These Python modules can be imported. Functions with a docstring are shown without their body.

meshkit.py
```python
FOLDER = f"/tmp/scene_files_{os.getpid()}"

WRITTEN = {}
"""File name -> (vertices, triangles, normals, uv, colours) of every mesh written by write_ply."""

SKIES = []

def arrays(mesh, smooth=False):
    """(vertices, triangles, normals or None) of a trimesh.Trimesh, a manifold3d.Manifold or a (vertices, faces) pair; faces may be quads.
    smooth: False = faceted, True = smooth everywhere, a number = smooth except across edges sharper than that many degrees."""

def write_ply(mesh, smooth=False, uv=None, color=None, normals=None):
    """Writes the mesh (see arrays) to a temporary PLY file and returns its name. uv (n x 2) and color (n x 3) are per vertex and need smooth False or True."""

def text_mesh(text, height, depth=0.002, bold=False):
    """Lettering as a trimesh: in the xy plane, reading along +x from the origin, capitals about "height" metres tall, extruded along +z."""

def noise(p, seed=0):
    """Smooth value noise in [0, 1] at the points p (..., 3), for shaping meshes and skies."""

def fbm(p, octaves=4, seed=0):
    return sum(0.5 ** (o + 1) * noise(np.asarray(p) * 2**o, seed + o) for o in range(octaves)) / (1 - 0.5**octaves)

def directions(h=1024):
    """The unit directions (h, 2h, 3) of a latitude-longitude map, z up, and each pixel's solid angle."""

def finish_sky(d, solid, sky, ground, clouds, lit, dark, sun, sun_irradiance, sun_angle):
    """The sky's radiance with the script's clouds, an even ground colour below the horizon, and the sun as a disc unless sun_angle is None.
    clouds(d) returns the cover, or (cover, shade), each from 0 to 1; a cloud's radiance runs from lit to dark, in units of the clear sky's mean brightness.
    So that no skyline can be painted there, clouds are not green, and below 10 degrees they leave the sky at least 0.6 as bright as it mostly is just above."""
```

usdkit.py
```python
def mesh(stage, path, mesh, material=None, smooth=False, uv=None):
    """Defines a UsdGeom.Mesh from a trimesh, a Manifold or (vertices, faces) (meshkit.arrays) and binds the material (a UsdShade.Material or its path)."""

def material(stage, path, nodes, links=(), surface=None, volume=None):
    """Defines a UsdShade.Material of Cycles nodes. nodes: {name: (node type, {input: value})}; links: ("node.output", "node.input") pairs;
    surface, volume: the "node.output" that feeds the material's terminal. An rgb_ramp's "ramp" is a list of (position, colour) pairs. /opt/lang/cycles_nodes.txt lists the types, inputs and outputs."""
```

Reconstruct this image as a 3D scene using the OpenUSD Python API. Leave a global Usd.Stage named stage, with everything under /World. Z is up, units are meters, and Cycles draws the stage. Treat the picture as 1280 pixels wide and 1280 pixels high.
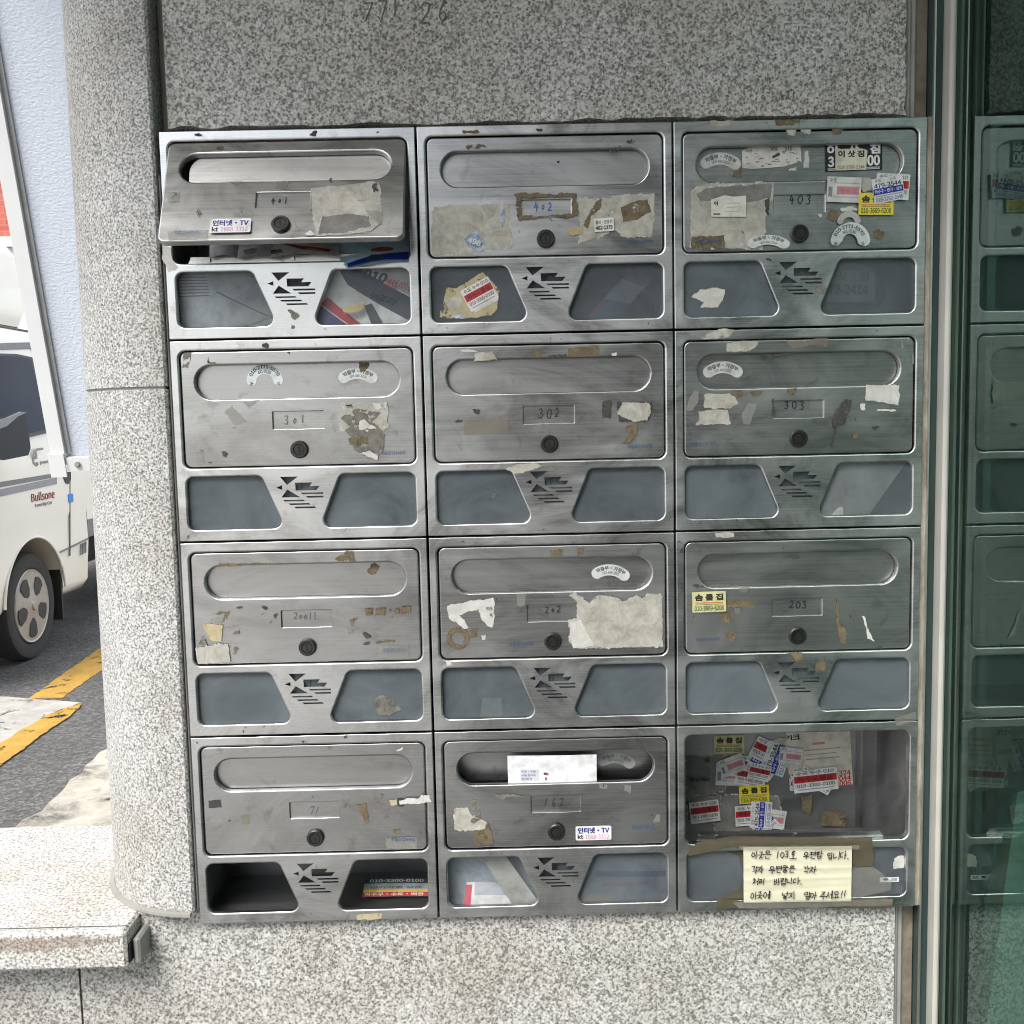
import math, random, glob
import numpy as np, trimesh, usdkit, meshkit
from shapely.geometry import Polygon, LineString, MultiPolygon, Point, box as sbox
from shapely import affinity, union_all
from pxr import Usd, UsdGeom, UsdLux, UsdShade, Gf, Sdf, Vt

stage = Usd.Stage.CreateInMemory()
world = UsdGeom.Xform.Define(stage, '/World')
stage.SetDefaultPrim(world.GetPrim())
UsdGeom.Scope.Define(stage, '/World/Looks')
rng = random.Random(7)

# ------------------------------------------------------------------ camera
CAM = np.array([0.4196, -1.3153, 1.40])
F = 1282.0                                   # focal length in pixels of the 1280 px photograph
def _rot(a, ax):
    c, s = math.cos(a), math.sin(a)
    return np.array({'x': [[1,0,0],[0,c,-s],[0,s,c]], 'y': [[c,0,s],[0,1,0],[-s,0,c]], 'z': [[c,-s,0],[s,c,0],[0,0,1]]}[ax])
ROT = _rot(0.0225, 'y') @ _rot(-0.0954, 'x') @ _rot(-0.0098, 'z')     # columns: right, forward, up
EXPOSURE = 2.14
cam = UsdGeom.Camera.Define(stage, '/World/camera')
m4 = np.eye(4); m4[:3, 0] = ROT[:, 0]; m4[:3, 1] = ROT[:, 2]; m4[:3, 2] = -ROT[:, 1]; m4[:3, 3] = CAM
cam.AddTransformOp().Set(Gf.Matrix4d(*m4.T.ravel().tolist()))
cam.CreateHorizontalApertureAttr(36.0); cam.CreateVerticalApertureAttr(36.0)
cam.CreateFocalLengthAttr(36.0 * F / 1280.0)
cam.CreateClippingRangeAttr(Gf.Vec2f(0.02, 2000))
cam.CreateExposureAttr(EXPOSURE)

# ------------------------------------------------------------------ sky and sun (bright overcast)
SUN_EL, SUN_AZ = math.radians(50), math.radians(-148)       # behind the viewer, to the left
SUN_INT, SKY_STRENGTH = 0.32, 0.10
sky_mat = usdkit.material(stage, '/World/Looks/sky_look', {
    'sky': ('sky_texture', {'sky_type': 'single_scattering', 'sun_disc': False, 'sun_elevation': SUN_EL, 'sun_rotation': SUN_AZ, 'aerosol_density': 2.0}),
    'tc': ('texture_coordinate', {}), 'n': ('noise_texture', {'scale': 2.2, 'detail': 5.0, 'roughness': 0.6}),
    'r': ('rgb_ramp', {'ramp': [(0.30, (0.45, 0.45, 0.45)), (0.62, (0.95, 0.95, 0.95))]}),
    'cl': ('rgb_ramp', {'ramp': [(0.35, (2.4, 2.45, 2.55)), (0.7, (4.3, 4.3, 4.25))]}),
    'mx': ('mix', {'mix_type': 'mix'}), 'bg': ('background_shader', {'strength': SKY_STRENGTH})},
    [('tc.generated', 'n.vector'), ('n.fac', 'r.fac'), ('n.fac', 'cl.fac'), ('r.color', 'mx.fac'), ('sky.color', 'mx.color1'), ('cl.color', 'mx.color2'), ('mx.color', 'bg.color')],
    surface='bg.background')
dome = UsdLux.DomeLight.Define(stage, '/World/sky')
UsdShade.MaterialBindingAPI.Apply(dome.GetPrim()).Bind(sky_mat)
dome.GetPrim().SetCustomDataByKey('kind', 'structure')
sun = UsdLux.DistantLight.Define(stage, '/World/sun')
sun.CreateIntensityAttr(SUN_INT); sun.CreateAngleAttr(35.0); sun.CreateColorAttr(Gf.Vec3f(1.0, 0.97, 0.92)); sun.CreateNormalizeAttr(True)
sd = np.array([math.sin(SUN_AZ) * math.cos(SUN_EL), math.cos(SUN_AZ) * math.cos(SUN_EL), math.sin(SUN_EL)])
zz = sd; xx = np.cross([0, 0, 1.0], zz); xx /= np.linalg.norm(xx); yy = np.cross(zz, xx)
ms = np.eye(4); ms[:3, 0] = xx; ms[:3, 1] = yy; ms[:3, 2] = zz
sun.AddTransformOp().Set(Gf.Matrix4d(*ms.T.ravel().tolist()))

# ------------------------------------------------------------------ measuring: photo pixel -> point on a real plane
def ray(u, v):
    d = ROT @ np.array([(u - 640) / F, 1.0, -(v - 640) / F]); return d
def hit(u, v, p, n):
    d = ray(u, v); p = np.asarray(p, float); n = np.asarray(n, float)
    return CAM + d * (n @ (p - CAM)) / (n @ d)
def hy(u, v, y): return hit(u, v, (0, y, 0), (0, 1, 0))
def hx(u, v, x): return hit(u, v, (x, 0, 0), (1, 0, 0))
def hz(u, v, z): return hit(u, v, (0, 0, z), (0, 0, 1))

# ------------------------------------------------------------------ materials
def M(name, nodes, links, surface): return usdkit.material(stage, '/World/Looks/' + name, nodes, links, surface=surface)
L = {}
def plain(name, color, rough=0.6, metal=0.0, var=0.12, scale=40.0, bump=0.0, coat=0.0, bscale=None, spec=0.5):
    c = np.array(color)
    n = {'g': ('geometry', {}), 'n': ('noise_texture', {'scale': scale, 'detail': 4.0}),
         'r': ('rgb_ramp', {'ramp': [(0.3, tuple(c * (1 - var))), (0.7, tuple(np.minimum(c * (1 + var), 1)))]}),
         'p': ('principled_bsdf', {'roughness': rough, 'metallic': metal, 'coat_weight': coat, 'specular_ior_level': spec})}
    l = [('g.position', 'n.vector'), ('n.fac', 'r.fac'), ('r.color', 'p.base_color')]
    if bump:
        n['b'] = ('bump', {'strength': 0.6, 'distance': bump}); n['n2'] = ('noise_texture', {'scale': bscale or scale * 3, 'detail': 3.0})
        l += [('g.position', 'n2.vector'), ('n2.fac', 'b.height'), ('b.normal', 'p.normal')]
    L[name] = M(name, n, l, 'p.BSDF'); return L[name]

def flaky(name, c1, c2, scale=55.0, cut=(0.36, 0.42), rough=0.8, stretch=(1, 1, 1), alpha=1.0):
    """Old paper, glue or tape: two tones, with flaked-off holes through the sheet."""
    L[name] = M(name, {
        'g': ('geometry', {}), 'm': ('mapping', {'scale': stretch}),
        'n': ('noise_texture', {'scale': scale, 'detail': 10.0, 'roughness': 0.76, 'distortion': 0.4}), 'n2': ('noise_texture', {'scale': scale * 0.9, 'detail': 7.0, 'roughness': 0.7, 'distortion': 0.6}),
        'r': ('rgb_ramp', {'ramp': [(0.35, c1), (0.65, c2)]}), 'a': ('rgb_ramp', {'ramp': [(cut[0], (0, 0, 0)), (cut[1], (alpha,) * 3)]}),
        'off': ('vector_math', {'math_type': 'add', 'vector2': (3.1, 7.7, 1.3)}),
        'b': ('bump', {'strength': 0.5, 'distance': 0.0006}),
        't': ('transparent_bsdf', {'color': (1, 1, 1)}), 'p': ('principled_bsdf', {'roughness': rough}), 'mx': ('mix_closure', {})},
        [('g.position', 'm.vector'), ('m.vector', 'n.vector'), ('g.position', 'off.vector1'), ('off.vector', 'n2.vector'), ('n.fac', 'r.fac'), ('n.fac', 'b.height'), ('b.normal', 'p.normal'),
         ('n2.fac', 'a.fac'), ('r.color', 'p.base_color'), ('a.color', 'mx.fac'), ('t.BSDF', 'mx.closure1'), ('p.BSDF', 'mx.closure2')], 'mx.closure'); return L[name]

def film(name, color, opacity, rough=0.3, var=0.2):
    c = np.array(color)
    L[name] = M(name, {'g': ('geometry', {}), 'n': ('noise_texture', {'scale': 22.0, 'detail': 5.0, 'roughness': 0.6}), 'r': ('rgb_ramp', {'ramp': [(0.3, tuple(c * (1 - var))), (0.7, tuple(c * (1 + var)))]}),
                      'a': ('map_range', {'from_min': 0.25, 'from_max': 0.75, 'to_min': opacity * 0.7, 'to_max': min(1.0, opacity * 1.25)}),
                      't': ('transparent_bsdf', {'color': (1, 1, 1)}), 'p': ('principled_bsdf', {'roughness': rough}), 'mx': ('mix_closure', {})},
                 [('g.position', 'n.vector'), ('n.fac', 'r.fac'), ('n.fac', 'a.value'), ('r.color', 'p.base_color'), ('a.result', 'mx.fac'), ('t.BSDF', 'mx.closure1'), ('p.BSDF', 'mx.closure2')], 'mx.closure'); return L[name]

def steel(name, c_lo, c_hi, r_lo=0.26, r_hi=0.42, brush=(6, 60, 700), seed=0.0, aniso=0.35, smear=(2.5, 7, 6)):
    L[name] = M(name, {
        'g': ('geometry', {}), 'o': ('vector_math', {'math_type': 'add', 'vector2': (seed, seed * 0.37, seed * 1.9)}),
        'mb': ('mapping', {'scale': brush}), 'nb': ('noise_texture', {'scale': 1.0, 'detail': 3.0, 'roughness': 0.6}),
        'mc': ('mapping', {'scale': smear}), 'nc': ('noise_texture', {'scale': 1.6, 'detail': 5.0, 'roughness': 0.6, 'distortion': 1.6}),
        'nf': ('noise_texture', {'scale': 28.0, 'detail': 6.0, 'roughness': 0.7, 'distortion': 0.8}),
        'cr': ('rgb_ramp', {'ramp': [(0.32, c_lo), (0.68, c_hi)]}),
        'gr': ('rgb_ramp', {'ramp': [(0.28, (0.55, 0.53, 0.50)), (0.42, (1, 1, 1)), (1.0, (1, 1, 1))]}),
        'br': ('rgb_ramp', {'ramp': [(0.3, (0.94, 0.94, 0.94)), (0.7, (1.0, 1.0, 1.0))]}),
        'm1': ('mix', {'mix_type': 'multiply', 'fac': 1.0}), 'm2': ('mix', {'mix_type': 'multiply', 'fac': 0.75}),
        'rr': ('map_range', {'from_min': 0.3, 'from_max': 0.7, 'to_min': r_lo, 'to_max': r_hi}),
        'rb': ('math', {'math_type': 'multiply_add', 'value2': 0.16}),
        'b': ('bump', {'strength': 0.13, 'distance': 0.00025}),
        'p': ('principled_bsdf', {'metallic': 1.0, 'anisotropic': aniso})},
        [('g.position', 'o.vector1'), ('o.vector', 'mb.vector'), ('mb.vector', 'nb.vector'), ('o.vector', 'mc.vector'), ('mc.vector', 'nc.vector'), ('o.vector', 'nf.vector'),
         ('nc.fac', 'cr.fac'), ('nf.fac', 'gr.fac'), ('nb.fac', 'br.fac'), ('cr.color', 'm1.color1'), ('br.color', 'm1.color2'), ('m1.color', 'm2.color1'), ('gr.color', 'm2.color2'),
         ('m2.color', 'p.base_color'), ('nc.fac', 'rr.value'), ('nb.fac', 'rb.value1'), ('rr.result', 'rb.value3'), ('rb.value', 'p.roughness'), ('nb.fac', 'b.height'), ('b.normal', 'p.normal')], 'p.BSDF'); return L[name]

def granite(name, tint=(1, 1, 1), scale=1.0, stain=(0.82, 0.80, 0.75)):
    t = np.array(tint)
    L[name] = M(name, {
        'g': ('geometry', {}),
        'n1': ('noise_texture', {'scale': 290.0 * scale, 'detail': 2.5, 'roughness': 0.6, 'distortion': 0.25}),
        'r': ('rgb_ramp', {'ramp': [(0.34, (0.17, 0.168, 0.165)), (0.43, (0.29, 0.288, 0.28)), (0.48, (0.43, 0.428, 0.415)), (0.53, (0.54, 0.537, 0.525)), (0.66, (0.64, 0.637, 0.625))]}),
        'v': ('voronoi_texture', {'scale': 340.0 * scale}), 'sep': ('separate_color', {}), 'lt': ('math', {'math_type': 'less_than', 'value2': 0.17}),
        'sz': ('map_range', {'from_min': 0.25, 'from_max': 0.62, 'to_min': 1.0, 'to_max': 0.0, 'clamp': True}), 'mu': ('math', {'math_type': 'multiply'}), 'mu2': ('math', {'math_type': 'multiply', 'value2': 0.85}),
        'md': ('mix', {'color2': (0.085, 0.083, 0.08)}),
        'n3': ('noise_texture', {'scale': 5.0, 'detail': 5.0, 'roughness': 0.6}), 'r3': ('rgb_ramp', {'ramp': [(0.35, tuple(np.array(stain) * t)), (0.6, tuple(t))]}),
        'cv': ('map_range', {'to_min': 0.80, 'to_max': 1.12}), 'cc': ('combine_color', {}), 'm3': ('mix', {'mix_type': 'multiply', 'fac': 1.0}),
        'm2': ('mix', {'mix_type': 'multiply', 'fac': 1.0}),
        'b': ('bump', {'strength': 0.7, 'distance': 0.0012}), 'p': ('principled_bsdf', {'roughness': 0.7})},
        [('g.position', 'n1.vector'), ('n1.fac', 'r.fac'), ('g.position', 'v.vector'), ('v.color', 'sep.color'), ('sep.r', 'lt.value1'), ('v.distance', 'sz.value'), ('lt.value', 'mu.value1'), ('sz.result', 'mu.value2'), ('mu.value', 'mu2.value1'), ('mu2.value', 'md.fac'), ('r.color', 'md.color1'),
         ('g.position', 'n3.vector'), ('n3.fac', 'r3.fac'), ('sep.g', 'cv.value'), ('cv.result', 'cc.r'), ('cv.result', 'cc.g'), ('cv.result', 'cc.b'), ('md.color', 'm3.color1'), ('cc.color', 'm3.color2'), ('m3.color', 'm2.color1'), ('r3.color', 'm2.color2'),
         ('m2.color', 'p.base_color'), ('n1.fac', 'b.height'), ('b.normal', 'p.normal')], 'p.BSDF'); return L[name]

granite('granite_wall_look', (1.0, 0.99, 0.97)); granite('granite_pillar_look', (0.95, 0.95, 0.95), 1.2); granite('granite_sill_look', (1.16, 1.16, 1.15), stain=(0.80, 0.75, 0.68))
steel('steel_frame', (0.45, 0.452, 0.45), (0.70, 0.703, 0.70), 0.15, 0.36, smear=(3.5, 7, 6))
steel('steel_door', (0.33, 0.331, 0.329), (0.53, 0.532, 0.528), 0.18, 0.34, seed=3.3)
steel('steel_flap', (0.34, 0.34, 0.336), (0.49, 0.49, 0.486), 0.22, 0.34, seed=8.1, brush=(4, 60, 500))
steel('steel_inside', (0.28, 0.282, 0.284), (0.40, 0.403, 0.405), 0.38, 0.52, seed=5.5)
plain('lock_dark', (0.055, 0.055, 0.052), 0.38, 0.85, 0.25, 120)
plain('lock_rim', (0.34, 0.34, 0.33), 0.3, 1.0, 0.2, 90)
plain('black_void', (0.008, 0.008, 0.008), 0.8)
plain('ink', (0.02, 0.02, 0.025), 0.6, var=0.3, scale=200)
plain('ink_grey', (0.10, 0.10, 0.10), 0.7, var=0.3, scale=200)
plain('ink_blue', (0.03, 0.12, 0.30), 0.6, var=0.3, scale=200)
flaky('paper_old', (0.26, 0.25, 0.21), (0.52, 0.50, 0.44), 42, (0.33, 0.36))
flaky('paper_white', (0.44, 0.43, 0.40), (0.62, 0.61, 0.57), 60, (0.30, 0.33))
flaky('paper_dark', (0.11, 0.11, 0.105), (0.24, 0.235, 0.22), 30, (0.24, 0.27))
flaky('glue_grey', (0.10, 0.095, 0.08), (0.22, 0.21, 0.18), 70, (0.40, 0.47))
flaky('glue_brown', (0.085, 0.062, 0.035), (0.19, 0.15, 0.09), 80, (0.38, 0.45))
flaky('glue_dark', (0.03, 0.03, 0.028), (0.075, 0.07, 0.065), 120, (0.42, 0.46))
flaky('fibre_edge', (0.40, 0.39, 0.36), (0.60, 0.59, 0.55), 160, (0.42, 0.50))
flaky('tape_black', (0.03, 0.03, 0.03), (0.05, 0.05, 0.05), 60, (0.1, 0.12))
flaky('tan_bits', (0.34, 0.28, 0.16), (0.5, 0.44, 0.28), 60, (0.38, 0.43))
flaky('blue_bits', (0.03, 0.13, 0.30), (0.55, 0.58, 0.58), 75, (0.30, 0.33))
film('tape_clear', (0.24, 0.235, 0.205), 0.26, 0.2)
film('tape_brown', (0.105, 0.088, 0.055), 0.74, 0.25)
film('film_grey', (0.30, 0.295, 0.27), 0.28, 0.45)
film('rust_film', (0.20, 0.13, 0.09), 0.17, 0.8, 0.3)
film('film_smear', (0.22, 0.20, 0.16), 0.40, 0.6)
plain('sealant_grey', (0.30, 0.295, 0.28), 0.65, var=0.15, scale=25, bump=0.0008)
plain('sealant_light', (0.30, 0.29, 0.265), 0.6, var=0.14, scale=25, bump=0.001)
plain('sealant_brown', (0.17, 0.145, 0.11), 0.85, var=0.35, scale=45, bump=0.002)
plain('sealant_dark', (0.10, 0.098, 0.09), 0.8, var=0.3, scale=40, bump=0.001)
flaky('edge_dirt', (0.12, 0.095, 0.065), (0.42, 0.39, 0.33), 35, (0.1, 0.12), stretch=(1, 1, 0.25))
plain('concrete', (0.36, 0.35, 0.33), 0.85, var=0.15, scale=3, bump=0.002, bscale=60)
plain('paving', (0.15, 0.147, 0.14), 0.85, var=0.2, scale=3)
plain('pale_paving', (0.42, 0.41, 0.39), 0.85, var=0.15, scale=3)
plain('ceiling_paint', (0.50, 0.49, 0.46), 0.9, var=0.08, scale=4)
plain('floor_tile', (0.07, 0.068, 0.064), 0.6, var=0.15, scale=8)
plain('white_frame', (0.66, 0.67, 0.68), 0.35, var=0.03, scale=10)
plain('frame_grey', (0.32, 0.33, 0.33), 0.5)
plain('gasket_cream', (0.44, 0.43, 0.385), 0.55, var=0.10, scale=14)
plain('teal_metal', (0.025, 0.045, 0.045), 0.25, var=0.2, scale=6)
plain('aluminium_edge', (0.7, 0.7, 0.68), 0.35, 1.0)
plain('truck_paint', (0.80, 0.76, 0.67), 0.25, var=0.03, scale=2, coat=0.25)
plain('truck_dark', (0.02, 0.02, 0.022), 0.5, var=0.2)
plain('truck_glass', (0.006, 0.012, 0.025), 0.04, var=0.3, scale=3, spec=0.06)
plain('truck_grey', (0.16, 0.16, 0.16), 0.5)
plain('rubber', (0.022, 0.021, 0.02), 0.75, var=0.2, bump=0.001)
plain('hubcap', (0.40, 0.37, 0.33), 0.35, 0.7, var=0.08)
plain('mirror_black', (0.012, 0.014, 0.017), 0.4, spec=0.2)
plain('mirror_grey', (0.16, 0.165, 0.17), 0.3)
plain('blue_tape', (0.03, 0.20, 0.60), 0.5)
plain('red_ink', (0.26, 0.035, 0.035), 0.5)
plain('grey_ink', (0.25, 0.25, 0.26), 0.5)
plain('house_white', (0.78, 0.78, 0.77), 0.8, var=0.04, scale=2)
plain('house_beige', (0.13, 0.12, 0.11), 0.85, var=0.1, scale=1.5)
flaky('yellow_paint', (0.30, 0.17, 0.03), (0.46, 0.27, 0.04), 7, (0.39, 0.42))
flaky('white_paint', (0.26, 0.25, 0.23), (0.44, 0.42, 0.38), 6, (0.39, 0.41))
flaky('cement', (0.26, 0.24, 0.20), (0.46, 0.43, 0.37), 5, (0.34, 0.50))
plain('parapet_paint', (0.62, 0.68, 0.64), 0.8, var=0.12, scale=60)
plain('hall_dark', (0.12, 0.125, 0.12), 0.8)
L['red_tile'] = M('red_tile', {'g': ('geometry', {}), 'sw': ('separate_xyz', {}), 'cx': ('combine_xyz', {}),
    'b': ('brick_texture', {'scale': 4.0, 'color1': (0.42, 0.085, 0.05), 'color2': (0.34, 0.06, 0.04), 'mortar': (0.30, 0.16, 0.13), 'mortar_size': 0.03, 'brick_width': 0.9, 'row_height': 0.35}), 'p': ('principled_bsdf', {'roughness': 0.6})},
    [('g.position', 'sw.vector'), ('sw.x', 'cx.x'), ('sw.z', 'cx.y'), ('cx.vector', 'b.vector'), ('b.color', 'p.base_color')], 'p.BSDF')
L['asphalt'] = M('asphalt', {'g': ('geometry', {}), 'v': ('voronoi_texture', {'scale': 75.0}), 'sp': ('separate_color', {}), 'r': ('rgb_ramp', {'ramp': [(0, (0.050, 0.050, 0.050)), (0.6, (0.085, 0.084, 0.082)), (1, (0.15, 0.147, 0.143))]}),
    'n': ('noise_texture', {'scale': 1.3, 'detail': 6.0}), 'r2': ('rgb_ramp', {'ramp': [(0.3, (0.72, 0.72, 0.72)), (0.7, (1.2, 1.18, 1.15))]}), 'm': ('mix', {'mix_type': 'multiply', 'fac': 1.0}),
    'b': ('bump', {'strength': 0.7, 'distance': 0.004}), 'p': ('principled_bsdf', {'roughness': 0.85})},
    [('g.position', 'v.vector'), ('v.color', 'sp.color'), ('sp.r', 'r.fac'), ('g.position', 'n.vector'), ('n.fac', 'r2.fac'), ('r.color', 'm.color1'), ('r2.color', 'm.color2'), ('m.color', 'p.base_color'), ('v.distance', 'b.height'), ('b.normal', 'p.normal')], 'p.BSDF')
L['print'] = M('print', {'a': ('attribute', {'attribute': 'tint'}), 'g': ('geometry', {}), 'n': ('noise_texture', {'scale': 60.0, 'detail': 5.0, 'roughness': 0.65}), 'r': ('rgb_ramp', {'ramp': [(0.3, (0.68, 0.67, 0.63)), (0.55, (1, 1, 1))]}),
    'm': ('mix', {'mix_type': 'multiply', 'fac': 1.0}), 'p': ('principled_bsdf', {'roughness': 0.5})},
    [('g.position', 'n.vector'), ('n.fac', 'r.fac'), ('a.color', 'm.color1'), ('r.color', 'm.color2'), ('m.color', 'p.base_color')], 'p.BSDF')
def pane_mat(name, base, tint, solid, rough=0.22):
    L[name] = M(name, {'g': ('geometry', {}), 'n': ('noise_texture', {'scale': 8.0, 'detail': 8.0, 'roughness': 0.66, 'distortion': 1.2}),
        'r': ('rgb_ramp', {'ramp': [(0.3, tuple(np.array(base) * 0.5)), (0.45, tuple(np.array(base) * 0.9)), (0.7, tuple(np.array(base) * 1.4))]}),
        't': ('transparent_bsdf', {'color': tint}), 'p': ('principled_bsdf', {'roughness': rough}), 'mx': ('mix_closure', {'fac': solid})},
        [('g.position', 'n.vector'), ('n.fac', 'r.fac'), ('r.color', 'p.base_color'), ('t.BSDF', 'mx.closure1'), ('p.BSDF', 'mx.closure2')], 'mx.closure')
pane_mat('pane_frosted', (0.145, 0.17, 0.185), (0.76, 0.80, 0.83), 0.56, 0.22)
pane_mat('pane_misty', (0.16, 0.185, 0.20), (0.8, 0.83, 0.85), 0.42, 0.18)
pane_mat('pane_hazy', (0.15, 0.17, 0.185), (0.80, 0.82, 0.83), 0.30, 0.22)
pane_mat('pane_clear', (0.16, 0.17, 0.18), (0.93, 0.94, 0.94), 0.08, 0.14)
L['glass_green'] = M('glass_green', {'lw': ('layer_weight', {'blend': 0.5}), 'pw': ('math', {'math_type': 'power', 'value2': 5.0}), 'ma': ('math', {'math_type': 'multiply_add', 'value2': 1.2, 'value3': 0.065}),
    't': ('transparent_bsdf', {'color': (0.42, 0.61, 0.545)}), 'gl': ('glossy_bsdf', {'color': (0.78, 0.93, 0.86), 'roughness': 0.012}), 'mx': ('mix_closure', {})},
    [('lw.facing', 'pw.value1'), ('pw.value', 'ma.value1'), ('ma.value', 'mx.fac'), ('t.BSDF', 'mx.closure1'), ('gl.BSDF', 'mx.closure2')], 'mx.closure')
L['frosted'] = M('frosted', {'g': ('geometry', {}), 'n': ('noise_texture', {'scale': 150.0, 'detail': 2.0, 'roughness': 0.55}), 'mp': ('mapping', {'scale': (1, 1, 1.8)}), 'b': ('bump', {'strength': 0.9, 'distance': 0.003}),
    'tr': ('translucent_bsdf', {'color': (0.84, 0.87, 0.93)}), 'p': ('principled_bsdf', {'base_color': (0.78, 0.815, 0.87), 'roughness': 0.25}), 'mx': ('mix_closure', {'fac': 0.45})},
    [('g.position', 'mp.vector'), ('mp.vector', 'n.vector'), ('n.fac', 'b.height'), ('b.normal', 'p.normal'), ('b.normal', 'tr.normal'), ('tr.BSDF', 'mx.closure1'), ('p.BSDF', 'mx.closure2')], 'mx.closure')

# ------------------------------------------------------------------ scene building helpers
_used = {}
def path_for(parent, name):
    base = parent if isinstance(parent, str) else str(parent.GetPath())
    k = (base, name); i = _used.get(k, -1) + 1; _used[k] = i
    return f'{base}/{name}' + (f'_{i:03d}' if i else '')
def tag(prim, label=None, cat=None, group=None, kind=None):
    prim = prim if isinstance(prim, Usd.Prim) else prim.GetPrim()
    for k, v in (('label', label), ('category', cat), ('group', group), ('kind', kind)):
        if v: prim.SetCustomDataByKey(k, v)
    return prim
def thing(name, label, cat, group=None, loc=(0, 0, 0)):
    x = UsdGeom.Xform.Define(stage, path_for('/World', name))
    if any(loc): x.AddTranslateOp().Set(Gf.Vec3d(*map(float, loc)))
    return tag(x, label, cat, group)
def base_of(prim):
    t = np.zeros(3); p = prim
    while p and p.GetPath() != Sdf.Path('/World') and p.GetPath() != Sdf.Path('/'):
        op = UsdGeom.Xformable(p).GetOrderedXformOps()
        for o in op: t += np.array(o.Get())
        p = p.GetParent()
    return t
def obj(name, mesh, mat, parent='/World', smooth=False, label=None):
    """Vertices are given in world space; they are stored relative to the thing's base."""
    v, f = (np.asarray(mesh[0], float), np.asarray(mesh[1], int)) if isinstance(mesh, tuple) else (np.asarray(mesh.vertices, float), np.asarray(mesh.faces))
    if not isinstance(parent, str): v = v - base_of(parent)
    m = usdkit.mesh(stage, path_for(parent, name), (v, f), L[mat] if isinstance(mat, str) else mat, smooth=smooth)
    if label: tag(m, label)
    return m.GetPrim()
def cat(ms):
    return trimesh.util.concatenate([m if isinstance(m, trimesh.Trimesh) else trimesh.Trimesh(m[0], m[1], process=False) for m in ms])
def bx(x0, x1, y0, y1, z0, z1, bevel=0.0):
    if bevel <= 0:
        m = trimesh.creation.box([x1 - x0, y1 - y0, z1 - z0]); m.apply_translation([(x0 + x1) / 2, (y0 + y1) / 2, (z0 + z1) / 2]); return m
    b = bevel; pts = []
    for sx in (0, 1):
        for sy in (0, 1):
            for sz in (0, 1):
                X, Y, Z = (x0, x1)[sx], (y0, y1)[sy], (z0, z1)[sz]; ix, iy, iz = (b, -b)[sx], (b, -b)[sy], (b, -b)[sz]
                pts += [(X, Y + iy, Z + iz), (X + ix, Y, Z + iz), (X + ix, Y + iy, Z)]
    return trimesh.convex.convex_hull(np.array(pts))
def tri2d(poly):
    return trimesh.creation.triangulate_polygon(poly, engine='earcut')
def polys(g):
    if g.is_empty: return []
    return [p for p in getattr(g, 'geoms', [g]) if p.geom_type == 'Polygon' and p.area > 1e-12]
class Surf:
    """A plane to lay things on: p0, e1 right, e2 up, n towards the viewer."""
    def __init__(s, p0, e1=(1, 0, 0), e2=(0, 0, 1)):
        s.p = np.asarray(p0, float); s.e1 = np.asarray(e1, float); s.e2 = np.asarray(e2, float); s.n = np.cross(s.e1, s.e2)
    def uv(s, u, v):
        q = hit(u, v, s.p, s.n) - s.p; return np.array([q @ s.e1, q @ s.e2])
    def at(s, a, h=0.0):
        a = np.asarray(a, float); return s.p + np.outer(a[:, 0], s.e1) + np.outer(a[:, 1], s.e2) + (np.outer(a[:, 2], s.n) if a.shape[1] > 2 else 0) + h * s.n
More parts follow.
